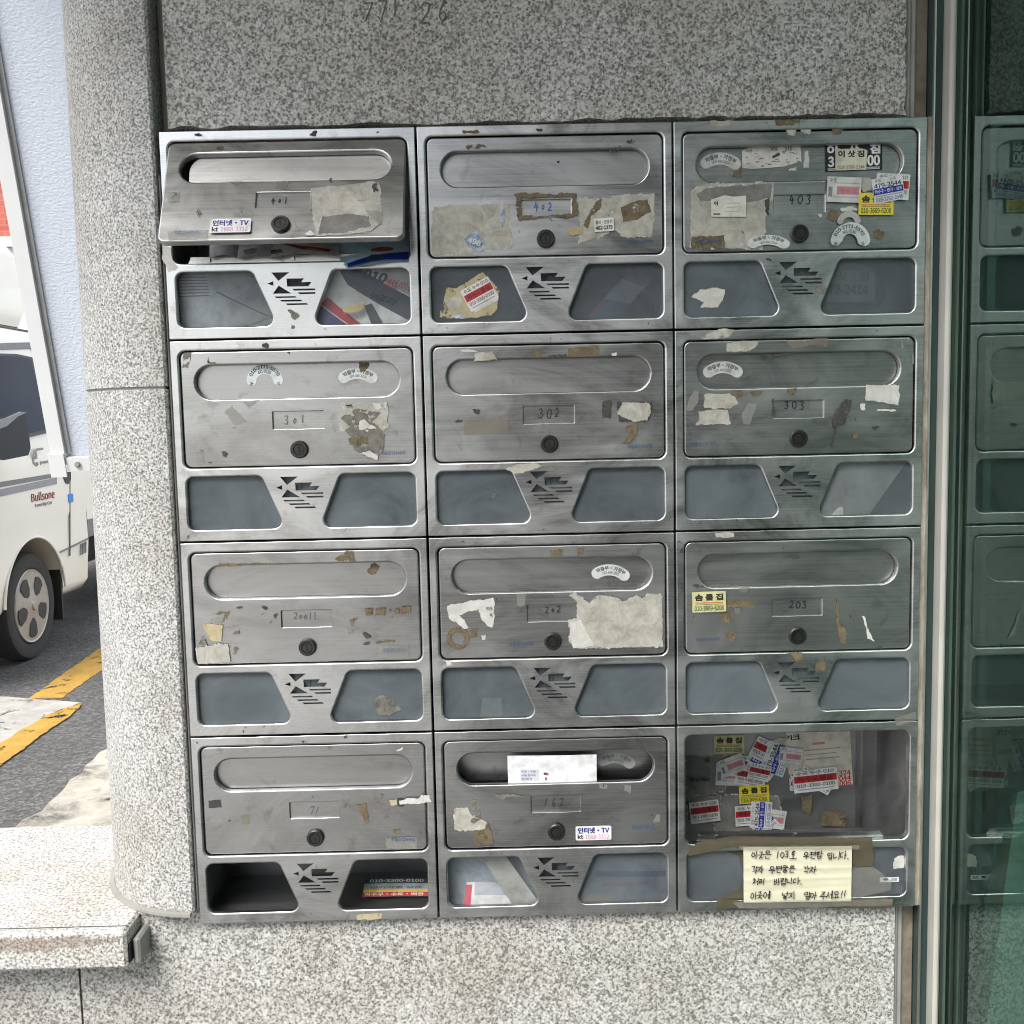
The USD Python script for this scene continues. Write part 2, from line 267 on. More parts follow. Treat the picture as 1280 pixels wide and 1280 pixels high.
def slab(poly, surf, h0, h1):
    """Polygon in a surface's plane extruded from height h0 to h1 above it."""
    out = []
    for p in polys(poly):
        m = trimesh.creation.extrude_polygon(p, h1 - h0, engine='earcut'); v = np.array(m.vertices); v[:, 2] += h0
        out.append(trimesh.Trimesh(surf.at(v), m.faces, process=False))
    return cat(out) if out else None
def ragged(pts, step=0.0018, amp=0.0009, seed=0):
    r = random.Random(seed); out = []; n = len(pts)
    for i in range(n):
        a, b = np.array(pts[i]), np.array(pts[(i + 1) % n]); d = np.linalg.norm(b - a); k = max(1, min(120, int(d / step)))
        nv = np.array([-(b - a)[1], (b - a)[0]]) / max(d, 1e-9); w = 0.0
        for j in range(k):
            w = 0.6 * w + r.uniform(-amp, amp); out.append(a + (b - a) * j / k + nv * (w if j else 0))
    p = Polygon(out)
    return p if p.is_valid else p.buffer(0)
def sweep(pts, r, n=8, closed_ends=True):
    pts = np.asarray(pts, float); rings = []
    for i, p in enumerate(pts):
        t = pts[min(i + 1, len(pts) - 1)] - pts[max(i - 1, 0)]; t /= np.linalg.norm(t)
        a = np.cross(t, [0, 0, 1] if abs(t[2]) < 0.9 else [1, 0, 0]); a /= np.linalg.norm(a); b = np.cross(t, a)
        rings.append([p + r * (math.cos(2 * math.pi * k / n) * a + math.sin(2 * math.pi * k / n) * b) for k in range(n)])
    v = np.array(rings).reshape(-1, 3); f = []
    for i in range(len(pts) - 1):
        for k in range(n):
            k2 = (k + 1) % n; a0, a1, b0, b1 = i * n + k, i * n + k2, (i + 1) * n + k, (i + 1) * n + k2
            f += [(a0, b0, b1), (a0, b1, a1)]
    for k in range(1, n - 1): f += [(0, k, k + 1), ((len(pts) - 1) * n, (len(pts) - 1) * n + k + 1, (len(pts) - 1) * n + k)]
    return trimesh.Trimesh(v, f, process=False)
def lathe(profile, c, n=28, axis='y'):
    """profile: (radius, along) pairs, along runs towards the viewer (-y) or towards +x."""
    v = []; f = []
    for r, t in profile:
        for k in range(n):
            a = 2 * math.pi * k / n; cs, sn = r * math.cos(a), r * math.sin(a)
            v.append((c[0] + cs, c[1] - t, c[2] + sn) if axis == 'y' else (c[0] + t, c[1] + cs, c[2] + sn))
    for i in range(len(profile) - 1):
        for k in range(n):
            k2 = (k + 1) % n; f += [(i * n + k, i * n + k2, (i + 1) * n + k2), (i * n + k, (i + 1) * n + k2, (i + 1) * n + k)]
    return trimesh.Trimesh(v, f, process=False)

# ------------------------------------------------------------------ lettering
_font = {}
def glyphs(text, bold=1):
    k = (text, bold)
    if k in _font: return _font[k]
    from PIL import Image, ImageDraw, ImageFont
    if 'f' not in _font:
        p = glob.glob('/opt/blender-*/*/datafiles/fonts/Noto Sans CJK*.woff2') or glob.glob('/opt/blender-*/*/datafiles/fonts/Inter.woff2')
        _font['f'] = ImageFont.truetype(p[0], 44)
    f = _font['f']; x0, y0, x1, y1 = f.getbbox(text, anchor='ls', stroke_width=bold)
    im = Image.new('L', (int(x1 - x0 + 8), int(y1 - y0 + 8)))
    ImageDraw.Draw(im).text((4 - x0, 4 - y0), text, 255, f, anchor='ls', stroke_width=bold)
    on = np.pad(np.asarray(im) > 127, ((0, 0), (1, 1))).astype(np.int8); d = np.diff(on, axis=1)
    rows, st = np.nonzero(d == 1); en = np.nonzero(d == -1)[1]
    g = union_all([sbox(a, -r - 1, b, -r) for a, b, r in zip(st, en, rows)]).buffer(0.45).buffer(-0.45).simplify(0.6)
    b = g.bounds; g = affinity.translate(g, -(b[0] + b[2]) / 2, -(b[1] + b[3]) / 2); _font[k] = (g, b[2] - b[0], b[3] - b[1])
    return _font[k]
def txt(text, w, h, x=0, y=0, bold=1):
    """Printed text fitted to a w x h mm box centred at x, y."""
    g, gw, gh = glyphs(text, bold); return affinity.translate(affinity.scale(g, w / gw, h / gh, origin=(0, 0)), x, y)
def bend(g, R, y0=0.0):
    """Bend lettering along an arch of radius R whose centre lies at (0, y0)."""
    from shapely import transform, segmentize
    def fn(a):
        t = math.pi / 2 - a[:, 0] / R; rr = R + a[:, 1]; return np.stack([rr * np.cos(t), y0 + rr * np.sin(t)], 1)
    g = transform(segmentize(g, 1.0), fn); return g if g.is_valid else g.buffer(0)
def arc_band(R, wd, half_deg, y0=0.0):
    return LineString([(R * math.cos(a), y0 + R * math.sin(a)) for a in np.radians(np.linspace(90 + half_deg, 90 - half_deg, 25))]).buffer(wd / 2, quad_segs=6)
def rrect(w, h, r=1.0): return sbox(-w / 2 + r, -h / 2 + r, w / 2 - r, h / 2 - r).buffer(r, quad_segs=3)
def rect(w, h, x=0, y=0): return sbox(x - w / 2, y - h / 2, x + w / 2, y + h / 2)

def _circ(x, y, r, n=10): return [(x + r * math.cos(2 * math.pi * k / n + 1.9), y + r * math.sin(2 * math.pi * k / n + 1.9)) for k in range(n + 1)]
CONS = {'ㄱ': [[(.1, .15), (.85, .12), (.6, .95)]], 'ㄴ': [[(.15, .1), (.15, .85), (.9, .8)]], 'ㄷ': [[(.85, .12), (.15, .15), (.15, .85), (.9, .82)]], 'ㄹ': [[(.15, .1), (.85, .1), (.82, .45), (.18, .5), (.2, .9), (.9, .85)]],
    'ㅁ': [[(.15, .1), (.18, .9), (.85, .88), (.85, .12), (.15, .1)]], 'ㅂ': [[(.15, .05), (.18, .92), (.82, .9), (.85, .05)], [(.18, .5), (.84, .48)]], 'ㅅ': [[(.52, .05), (.4, .5), (.08, .95)], [(.46, .4), (.92, .92)]],
    'ㅇ': [_circ(.5, .5, .42)], 'ㅈ': [[(.1, .15), (.9, .12), (.55, .5), (.08, .95)], [(.5, .5), (.92, .92)]], 'ㅊ': [[(.35, -.05), (.65, -.05)], [(.1, .2), (.9, .18), (.55, .5), (.08, .95)], [(.5, .5), (.92, .92)]],
    'ㅍ': [[(.1, .12), (.9, .1)], [(.32, .12), (.36, .88)], [(.68, .12), (.64, .88)], [(.05, .9), (.95, .86)]], 'ㅎ': [[(.35, -.02), (.65, -.02)], [(.1, .2), (.9, .18)], _circ(.5, .65, .28)], 'ㅎ2': []}
VOW = {'ㅏ': [[(.35, 0), (.35, 1)], [(.35, .5), (.9, .48)]], 'ㅓ': [[(.7, 0), (.7, 1)], [(.1, .5), (.7, .48)]], 'ㅕ': [[(.7, 0), (.7, 1)], [(.1, .35), (.7, .33)], [(.1, .62), (.7, .6)]], 'ㅣ': [[(.5, 0), (.5, 1)]],
    'ㅔ': [[(.5, 0), (.5, 1)], [(.05, .5), (.5, .48)], [(.9, 0), (.9, 1)]], 'ㅐ': [[(.2, 0), (.2, 1)], [(.2, .5), (.7, .48)], [(.75, 0), (.75, 1)]],
    'ㅗ': [[(.5, .15), (.5, .8)], [(.02, .82), (.98, .78)]], 'ㅛ': [[(.33, .15), (.33, .8)], [(.66, .15), (.66, .8)], [(.02, .82), (.98, .78)]], 'ㅜ': [[(.02, .2), (.98, .16)], [(.55, .2), (.5, .95)]], 'ㅡ': [[(.02, .5), (.98, .45)]]}
DIG = {'0': [_circ(.5, .5, .40)], '1': [[(.5, .05), (.48, .95)]], '2': [[(.15, .25), (.4, .05), (.75, .15), (.7, .45), (.12, .93), (.9, .9)]], '3': [[(.15, .12), (.6, .05), (.75, .25), (.4, .45), (.8, .62), (.6, .92), (.12, .9)]],
    '4': [[(.4, .05), (.12, .6), (.9, .55)], [(.6, .3), (.58, .98)]], '6': [[(.65, .02), (.25, .45), (.2, .8), (.5, .97), (.8, .75), (.6, .55), (.22, .68)]], '.': [[(.4, .88), (.45, .95)]], '!': [[(.55, .02), (.45, .7)], [(.42, .9), (.44, .96)]], 'o': [_circ(.5, .6, .22)],
    '/': [[(.7, .05), (.3, .95)]], '7': [[(.12, .1), (.85, .08), (.4, .95)]]}
LEAD = 'ㄱㄲㄴㄷㄸㄹㅁㅂㅃㅅㅆㅇㅈㅉㅊㅋㅌㅍㅎ'; VOWELS = 'ㅏㅐㅑㅒㅓㅔㅕㅖㅗㅘㅙㅚㅛㅜㅝㅞㅟㅠㅡㅢㅣ'; TAIL = ' ㄱㄲㄳㄴㄵㄶㄷㄹㄺㄻㄼㄽㄾㄿㅀㅁㅂㅄㅅㅆㅇㅈㅊㅋㅌㅍㅎ'
def _place(st, x, y, w, h): return [[(x + px * w, y + py * h) for px, py in s] for s in st]
def hand(text, size, pen, seed=1, adv=1.0, jit=0.05, slant=0.08):
    """Handwriting as a shape in mm: starts at the origin and runs right; y up."""
    r = random.Random(seed); x = 0.0; lines = []
    for ch in text:
        if ch == ' ': x += 0.55 * adv; continue
        o = ord(ch) - 0xAC00; st = []; wd = 0.9
        if 0 <= o < 11172:
            l, v, t = LEAD[o // 588], VOWELS[(o % 588) // 28], TAIL[o % 28]; hh = 0.58 if t != ' ' else 1.0
            if v in 'ㅗㅛㅜㅡㅠ': st += _place(CONS.get(l, CONS['ㅇ']), .18, 0, .64, hh * .52) + _place(VOW.get(v, VOW['ㅜ']), 0, hh * .5, 1, hh * .5)
            else: st += _place(CONS.get(l, CONS['ㅇ']), 0, hh * .1, .52, hh * .75) + _place(VOW.get(v, VOW['ㅣ']), .58, 0, .42, hh)
            if t != ' ': st += _place(CONS.get(t, CONS['ㅇ']), .15, .62, .7, .38)
        else: st = _place(DIG.get(ch, DIG['o']), 0, 0, .62, 1.0); wd = 0.62 if ch not in '!.' else .4
        k = r.uniform(.9, 1.08); dy = r.uniform(-.06, .06)
        for s in st:
            q = [(x + (px + r.uniform(-jit, jit)) * k * .9 + slant * (1 - py), -((py + r.uniform(-jit, jit)) * k + dy)) for px, py in s]
            if len(q) > 1: lines.append(LineString(q).buffer(pen / size / 2, quad_segs=2))
        x += wd * adv * 1.08
    return affinity.scale(union_all(lines), size, size, origin=(0, 0))

class Decals:
    """Lays flat things on a mailbox one above the other, so that no two faces coincide."""
    def __init__(s): s.h = 0.0003
    def step(s): s.h += 0.00014; return s.h
def tinted(name, layers, parent, label=None):
    V = []; Fc = []; C = []; n = 0
    for m, c in layers:
        V.append(np.asarray(m.vertices)); Fc.append(np.asarray(m.faces) + n); n += len(m.vertices); C += [c] * len(m.vertices)
    p = obj(name, (np.vstack(V), np.vstack(Fc)), 'print', parent, label=label)
    UsdGeom.PrimvarsAPI(p).CreatePrimvar('tint', Sdf.ValueTypeNames.Color3fArray, 'vertex').Set(Vt.Vec3fArray.FromNumpy(np.array(C, np.float32)))
    return p
def card(parent, dec, surf, u, v, ang, base, elems, scale=1.0, name='sticker', label=None, curl=0.0, thick=0.00022):
    """A printed card: base = (shape in mm, colour) or None; elems = [(shape in mm, colour)]; its middle lies at photo pixel u, v."""
    c = surf.uv(u, v); layers = []
    def to(g):
        g = affinity.scale(g, scale * .001, scale * .001, origin=(0, 0)); g = affinity.rotate(g, ang, origin=(0, 0)); return affinity.translate(g, *c)
    h = dec.step()
    if base: layers.append((slab(to(base[0]), surf, h - 0.00012, h), base[1]))
    for i, (g, col) in enumerate(elems):
        if base: g = g.intersection(base[0].buffer(-0.15))
        m = slab(to(g), surf, h - 0.00004, h + 0.00005 + 0.00002 * i)
        if m is not None: layers.append((m, col))
    if base: dec.h += 0.0001
    return tinted(name, layers, parent, label)
def patch(parent, dec, surf, Z, pts, mat, name, amp=1.0, label=None, seed=None):
    """A torn or ragged flat remnant; pts are read off an enlarged view Z = (x0, y0, scale) of the photograph."""
    q = [surf.uv(Z[0] + x / Z[2], Z[1] + y / Z[2]) for x, y in pts]
    sd = seed if seed is not None else rng.randint(0, 10**6)
    if mat in ('paper_old', 'paper_dark') and name == 'paper_remnant':
        eg = ragged(q, 0.0013, 0.0012, sd + 1).buffer(.0006); h = dec.step(); em = slab(eg, surf, h - 0.00010, h)
        if em is not None: obj('torn_edge', em, 'fibre_edge', parent)
    g = ragged(q, 0.0017, 0.0008 * amp, sd); h = dec.step()
    m = slab(g, surf, h - 0.00010, h)
    if m is not None: obj(name, m, mat, parent, label=label)

NAVY, BLACK, PINK, WHITE, RED, BLUE = (0.03, 0.04, 0.22), (0.02, 0.02, 0.022), (0.55, 0.20, 0.32), (0.72, 0.73, 0.72), (0.42, 0.02, 0.03), (0.02, 0.03, 0.30)
def s_fan(pale=1.0, t=(0.14, 0.15, 0.15)):
    b = arc_band(31, 15, 36, -31)
    return (b, (0.52 * pale, 0.54 * pale, 0.53 * pale)), [(bend(txt('파출부·가정부', 38, 6.2, 0, 2.6, 2), 31, -31), t), (bend(txt('대여 486-3355', 25, 4.2, 0, -3.4), 31, -31), t)]
def s_arch(pale=1.0):
    t = (0.07, 0.09, 0.10); b = arc_band(17.5, 13, 82, -12)
    return (b, (0.55 * pale, 0.58 * pale, 0.58 * pale)), [(bend(txt('010-2771-5570', 40, 4.8, 0, 2.8, 2), 17.5, -12), t), (bend(txt('441-8186', 22, 4.4, 0, -3.2), 17.5, -12), t), (affinity.translate(affinity.rotate(txt('파출', 5, 4.6), 74), -17.5, -14), t), (affinity.translate(affinity.rotate(txt('가정', 5, 4.6), -74), 17.5, -14), t)]
def s_internet():
    return (rrect(49, 20, 2), (0.74, 0.73, 0.76)), [(txt('인터넷·TV', 43, 8.6, 0, 3.8, 2), NAVY), (txt('kt', 8, 6.5, -18, -5, 2), (0.03, 0.03, 0.04)), (txt('1688-3312', 32, 6, 5, -5.2, 0), PINK)]
def s_yellow(bright=True):
    c = (0.70, 0.58, 0.05) if bright else (0.60, 0.57, 0.30)
    return (rrect(44, 27, 1), c), [(txt('솜 틀 집', 37, 9, 0, 6, 2), (0.03, 0.03, 0.02)), (rect(36, 1.6, 0, -1.2), (0.55, 0.22, 0.05)), (rect(36, 1.0, 0, -3.4), (0.25, 0.22, 0.08)), (txt('010-3669-6208', 38, 6.5, 0, -8.3), (0.06, 0.10, 0.03))]
def s_drain():
    return (rrect(41, 32, .5), (0.62, 0.64, 0.66)), [(txt('수도', 9, 5, -12, 12.6), (.15, .15, .18)), (txt('누수', 9, 5, 8, 12.6), (.3, .3, .35)), (txt('479-3544', 36, 6.2, 0, 6.2), BLACK), (rect(39.5, 8, 0, -1.2), BLUE), (txt('하수구·변기·싱크', 36, 5, 0, -1.2, 1), (.6, .62, .68)), (rect(34, 1.3, 0, -7.3), (.3, .3, .38)), (txt('010-3792-3546', 36, 5.2, 0, -11.8), (.14, .16, .30))]
def s_redband(w=46):
    return (rrect(w, 30, .5), (0.64, 0.64, 0.63)), [(txt('수도 누수 010', w * .85, 5, 0, 11), (.08, .08, .09)), (rect(w - 2, 9, 0, 2.5), RED), (txt('하수도뚫음', w * .8, 6.5, 0, 2.5, 1), (0.08, 0.01, 0.01)), (txt('010-3300-0100', w * .85, 4.6, 0, -6), (.06, .06, .07)), (rect(w * .8, 1.2, 0, -11.2), (.25, .25, .27))]
def s_faded():
    return (rrect(43, 31, .5), (0.58, 0.58, 0.57)), [(txt('수도', 9, 5, -14, 11.5), (.12, .12, .13)), (rect(28, 10, 5, -1), (.48, .22, .24)), (txt('하수도', 24, 6, 5, -1, 1), (.40, .12, .15)), (rect(32, 1.1, 3, 8), (.35, .35, .36)), (rect(32, 1.1, 3, -9), (.35, .35, .36)), (rect(5, 12, -17, -3), (.2, .2, .28))]
def s_black():
    return (rrect(72, 33, .5), (0.012, 0.012, 0.014)), [(txt('이', 13, 12, -27, 9.5, 2), WHITE), (txt('삿', 13, 12, 0, 9.5, 2), WHITE), (txt('짐', 13, 12, 27, 9.5, 2), WHITE), (txt('3', 8, 13, -29, -4.5, 2), WHITE), (txt('00', 16, 13, 25, -4.5, 2), WHITE), (rect(66, 3, 0, -14), (.45, .45, .45)), (rect(66, .6, 0, -14), (.1, .1, .1))]
def s_cream():
    return (Polygon([(-21, 13), (-18, 15), (-14, 13.5), (12, 14), (18, 12.5), (21.5, 11), (20, -14), (-18, -13), (-21, -12)]), (0.60, 0.58, 0.46)), [(txt('이 삿 짐', 35, 9, 0, 7, 2), (.03, .03, .03)), (txt('010-3768-2144', 36, 4.6, 0, -10), (.14, .12, .08))]
def s_key():
    return (rrect(25, 16.5, 1.2), (0.68, 0.67, 0.64)), [(txt('열쇠·번호키', 21, 5, 0, 3.4), (.06, .06, .06)), (txt('482-1379', 21, 5, 0, -3.4, 2), (.03, .03, .03))]
def s_newsprint():
    e = [(txt('이사', 9, 5, -28, 9), (.12, .12, .12)), (txt('용달', 9, 5, 4, 9.5), (.1, .1, .1)), (txt('010', 9, 4.5, 22, 8.5), (.12, .12, .12))]
    r = random.Random(4)
    for k in range(26): e.append((rect(r.uniform(2, 6), r.uniform(.7, 1.6), r.uniform(-34, 34), r.uniform(-11, 6)), (.2, .2, .2) if k % 4 else (.45, .2, .2)))
    e.append((affinity.rotate(rect(10, 3.0, 6, 1), 24), (.05, .05, .05)))
    return (Polygon([(-37, 9), (-30, 12), (-14, 14), (37, 14), (38, -8), (16, -13), (-24, -14), (-37, -12)]), (0.56, 0.55, 0.51)), e
def s_label_line(): return None, [(txt('부동산114시티', 31, 5.0, 0, 0, 0), (0.015, 0.085, 0.22))]

# ================================================================== THE PLACE
W, H = 0.320, 0.2575
ZT = CAM[2] + 0.3588                     # top of the mailbox bank
ZB = ZT - 4 * H
SILL_Z = hz(155, 1150, 0)[2] if False else CAM[2] - 0.655
GX = 0.988                               # the glass partition's plane
FACE = 0.012                             # granite face of the wall behind the mailbox fronts

# ---- ground and road
tag(obj('road', (np.array([(-60, -40, 0), (60, -40, 0), (60, 90, 0), (-60, 90, 0)], float), np.array([(0, 1, 2), (0, 2, 3)])), 'asphalt'), kind='structure')
def ground_sheet(name, pix, mat, z, lab=None, seed=1, amp=1.0):
    pts = [hz(u, v, z)[:2] for u, v in pix]
    g = ragged(pts, 0.03, 0.006 * amp, seed); m = trimesh.creation.extrude_polygon(g, 0.003, engine='earcut'); m.apply_translation([0, 0, z - 0.003])
    return tag(obj(name, m, mat), kind='structure')
ground_sheet('yellow_road_line', [(35, 873), (140, 800), (560, 520 + 60), (565, 590), (140, 828), (78, 872)], 'yellow_paint', 0.004, seed=3)
ground_sheet('yellow_road_line', [(-60, 962), (70, 888), (102, 879), (92, 890), (0, 957), (-60, 998)], 'yellow_paint', 0.008, seed=4)
ground_sheet('white_road_marking', [(-60, 870), (12, 871), (104, 878), (70, 889), (0, 936), (-60, 966)], 'white_paint', 0.0045, seed=5)
pts = [hz(u, v, 0)[:2] for u, v in [(22, 1034), (132, 938)]]
xe = (pts[0][0] + pts[1][0]) / 2
apron = ragged([(xe, 0.37), (-0.2, 0.37), (-0.2, 8.0), (xe, 8.0)], 0.08, 0.025, 9)
m = trimesh.creation.extrude_polygon(apron, 0.004, engine='earcut'); tag(obj('cement_gutter', m, 'cement'), kind='structure')
tag(obj('pavement', bx(-4.5, -0.02, -9, -1.75, 0.0, 0.03), 'pale_paving'), kind='structure'); tag(obj('pavement', bx(-0.018, 3.5, -9, -1.75, 0.0, 0.03), 'paving'), kind='structure')
# porch floor and ceiling
tiles = tag(UsdGeom.Xform.Define(stage, path_for('/World', 'porch_floor')), kind='structure')
for i in range(5):
    for j in range(4):
        x0, y1 = -1.1 + i * 0.42, 0.0 - j * 0.42
        obj('floor_tile', bx(x0 + .002, x0 + .418, y1 - .418, y1 - .002, 0.0, 0.05 + rng.uniform(0, .0008)), 'floor_tile', tiles)
tag(obj('porch_ceiling', bx(-0.50, 3.2, -0.80, 0.36, 2.42, 2.60), 'ceiling_paint'), kind='structure')

# ---- the granite wall that carries the mailboxes
wall = thing('granite_wall', 'speckled grey granite wall around the steel mailboxes', 'wall')
xr_top, xr_bot = hy(1133, 70, FACE)[0], hy(1119, 1210, FACE)[0]
xr = (xr_top + xr_bot) / 2
xj = hy(101, 1240, FACE)[0]
x_left = hy(206, 80, FACE)[0]
XP = hy(188, 80, 0.0)[0]                 # right edge of the pillar
Sf = Surf((0, 0.042, 0))
def chipped(x0, x1, z0, z1, chip_right=0.0, chip_bottom=0.0, seed=1):
    r = random.Random(seed); pts = [(x0, z1)]
    pts += [(x0, z0)]
    k = 60
    for i in range(1, k): pts.append((x0 + (x1 - x0) * i / k, z0 + r.uniform(0, chip_bottom)))
    pts.append((x1, z0)); k = 80
    for i in range(1, k): pts.append((x1 - r.uniform(0, chip_right), z0 + (z1 - z0) * i / k))
    pts.append((x1, z1)); return Polygon(pts).buffer(0)
obj('granite_panel', slab(chipped(x_left, xr, ZT + 0.004, 2.42, 0.004, 0.0045, 2), Sf, 0, 0.030), 'granite_wall_look', wall)
lowpts = Polygon([(xj + .0015, 0.05), (xr, 0.05), (xr, ZB - 0.003), (0.004, ZB - 0.003), (0.002, SILL_Z - 0.001), (xj + .0015, SILL_Z - 0.001)])
obj('granite_panel', slab(lowpts, Sf, 0, 0.030), 'granite_wall_look', wall)
obj('granite_panel', bx(-2.6, xj - .0015, FACE, 0.042, 0.05, SILL_Z - .05), 'granite_wall_look', wall)
obj('joint_sealant', bx(xj - .0014, xj + .0014, FACE + .003, 0.04, 0.05, SILL_Z - .051), 'sealant_dark', wall)
xb = xr + hy(1147, 70, .02)[0] - hy(1133, 70, .02)[0]
for z0, z1 in ((ZT + 0.002, 2.42), (0.05, ZB - 0.002)):
    a = xr; b = xb
    mm = cat([bx(a + .0003, a + .008, 0.018, 0.042, z0, z1, .003), bx(a + .0082, b, 0.020, 0.042, z0, z1, .002)])
    obj('sealant_strip', mm, 'sealant_grey', wall)
    obj('rough_mortar', bx(b + .0005, 0.9662, 0.024, 0.042, z0, z1), 'sealant_brown', wall)
obj('sealant_groove', bx(XP + .001, x_left - .0005, 0.034, 0.044, ZT - 0.05, 2.42), 'sealant_grey', wall)
obj('sealant_groove', cat([bx(XP + .0005, -0.0008, 0.004, 0.044, SILL_Z + .002, ZT - 0.052, .002)]), 'sealant_grey', wall)
obj('edge_strip', bx(0.9608, 0.9665, 0.005, 0.04, ZB, ZT), 'edge_dirt', wall)
obj('wall_core', cat([bx(XP + .004, GX - .03, 0.045, 0.36, ZT + .01, 2.42), bx(XP + .004, GX - .03, 0.045, 0.36, 0, ZB - .01), bx(XP + .004, GX - .03, 0.20, 0.359, ZB - .0095, ZT + .0095), bx(xj, XP + .0035, .045, .36, 0, SILL_Z - .055)]), 'concrete', wall)
# marker scribbles on the stone
ws = Surf((0, FACE, 0)); wd = Decals(); wd.h = 0.0006
def scribble(parent, dec, surf, u, v, text, size, pen, mat='ink', seed=1, adv=1.0, ang=0.0, name='handwriting', align=0.0):
    g = hand(text, size, pen, seed, adv); b = g.bounds; g = affinity.translate(g, -(b[0] + b[2]) / 2, -(b[1] + b[3]) / 2)
    g = affinity.rotate(affinity.scale(g, .001, .001, origin=(0, 0)), ang, origin=(0, 0)); c = surf.uv(u, v); h = dec.step()
    obj(name, slab(affinity.translate(g, *c), surf, h - .00015, h), mat, parent)
scribble(wall, wd, ws, 475, 14, '771', 26, 1.5, 'ink_grey', 5)
scribble(wall, wd, ws, 541, 14, '26', 29, 1.6, 'ink_grey', 8, 1.15)
scribble(wall, wd, ws, 983, 119, '421', 11, 1.0, 'ink_grey', 3)

# ---- low parapet wall with its sill to the left
low = thing('parapet_wall', 'low granite parapet with thick pale sill slab left of the pillar', 'wall')
y_back = hz(70, 1032, SILL_Z)[1]
y_front = hz(60, 1166, SILL_Z)[1]
x_end = hz(157, 1163, SILL_Z)[0]
z_sb = hy(60, 1214, y_front)[2]
obj('sill_slab', bx(-2.6, x_end, y_front, y_back, z_sb, SILL_Z, 0.004), 'granite_sill_look', low)
obj('wall_core', bx(-2.6, xj - .002, 0.044, y_back - 0.03, 0, z_sb - .001), 'concrete', low)
obj('sealant', cat([bx(x_end + .0024, x_end + .012, y_front + .014, FACE + .012, z_sb - .002, z_sb + .034, .003), bx(-2.5, x_end - .004, FACE - .004, FACE + .003, z_sb - .004, z_sb - .0005)]), 'sealant_grey', low)
obj('gap', bx(x_end + .0002, x_end + .0022, y_front + .006, FACE - .0065, z_sb + .006, z_sb + .030), 'black_void', low)

st = Surf((0, y_front - .0003, 0)); obj('rust_stain', slab(ragged([st.uv(u, v) for u, v in ((-60, 1177), (30, 1174), (110, 1172), (150, 1170), (148, 1178), (90, 1186), (20, 1190), (-60, 1194))], .004, .0025, 4), st, 0, .0002), 'rust_film', low)
obj('front_lip_joint', bx(-2.5, x_end - .002, y_front + .012, y_front + .014, SILL_Z - .001, SILL_Z + .0006), 'sealant_dark', low)
# ---- the rounded granite pillar
pil = thing('granite_pillar', 'rounded grey granite pillar standing on the sill beside the mailboxes', 'pillar')
pl = hz(138, 1080, SILL_Z)
PA = XP - pl[0] - 0.019; PYC = pl[1]
def pillar_plan(off=0.0):
    p = [(XP + min(off, 0), PYC + 0.16)]
    p += [(XP, PYC + .16)] if False else []
    left = [(XP - PA - off, PYC + .16)]
    arc = [(XP - (PA + off) * math.cos(t), PYC - (PYC + 0.004 + off) * math.sin(t)) for t in np.radians(np.linspace(0, 90, 26))]
    arc[-1] = (XP - .003, arc[-1][1]); arc.append((XP, arc[-1][1] + .003))
    return Polygon(left + arc + [(XP, PYC + .16)])
zj = hy(150, 487, 0.04)[2]
for z0, z1 in ((SILL_Z + .001, zj - .0018), (zj + .0018, 2.42)):
    m = trimesh.creation.extrude_polygon(pillar_plan(), z1 - z0, engine='earcut'); m.apply_translation([0, 0, z0]); obj('stone_block', m, 'granite_pillar_look', pil, smooth=30)
m = trimesh.creation.extrude_polygon(pillar_plan().buffer(-.003), .0034, engine='earcut'); m.apply_translation([0, 0, zj - .0017]); obj('joint_sealant', m, 'sealant_grey', pil)
plan = pillar_plan()
bead = plan.buffer(.0075, quad_segs=8).difference(plan.buffer(.0005)).intersection(sbox(-.5, -.02, XP - .004, PYC + .08))
wedge = Polygon([(hz(158, 1141, SILL_Z)[0], 0.0145), (XP - .002, 0.0145), (XP - .002, -0.002)] + [(XP - (PA + .0006) * math.cos(t), PYC - (PYC + .0046) * math.sin(t)) for t in np.radians(np.linspace(88, 40, 14))])
for g, h in ((bead, .004), (wedge.buffer(0).difference(plan.buffer(.0006)), .007)):
    for p in polys(g):
        m = trimesh.creation.extrude_polygon(p, h, engine='earcut'); m.apply_translation([0, 0, SILL_Z + .0005]); obj('sealant', m, 'sealant_light', pil)

# ---- leaning frosted panel in its white frame
b0 = hy(81, 578, 0.585); Xs = b0[0]
top = hx(3, 140, Xs); k = (top[1] - b0[1]) / (top[2] - b0[2])          # lean of the panel: y per metre of height
e2 = np.array([0, k, 1.0]); e2 /= np.linalg.norm(e2); PS = Surf(b0, (1, 0, 0), e2)
fr = thing('frosted_panel', 'leaning bluish frosted glass panel in white aluminium frame left of pillar', 'window panel')
du = 0.0165
def panel_box(x0, x1, z0, z1, h0, h1): return slab(sbox(x0, z0, x1, z1), PS, h0, h1)
Lh, Wd = 1.0, 0.62
obj('frame_stile', cat([panel_box(-du, du * .55, 0.0, Lh, -.012, .016)]), 'white_frame', fr)
obj('frame_bead', panel_box(du * .56, du * 1.05, 0.02, Lh, -.012, .008), 'frame_grey', fr)
obj('frame_stile', panel_box(Wd, Wd + .03, 0, Lh, -.012, .016), 'white_frame', fr)
obj('frame_rail', panel_box(du * .6, Wd - .001, -.012, .013, -.012, .0155), 'white_frame', fr)
obj('frame_rail', panel_box(-du, Wd + .03, Lh + .001, Lh + .03, -.012, .016), 'white_frame', fr)
obj('corner_bracket', panel_box(-du * 1.25, du * .5, -.022, .022, .0165, .020), 'white_frame', fr)
obj('bolt', cat([lathe([(0.0, .005), (.004, .005), (.0055, .003), (.0055, 0)], PS.at(np.array([[.030, 0.0, .0155]]))[0], 14)]), 'lock_rim', fr, smooth=40)
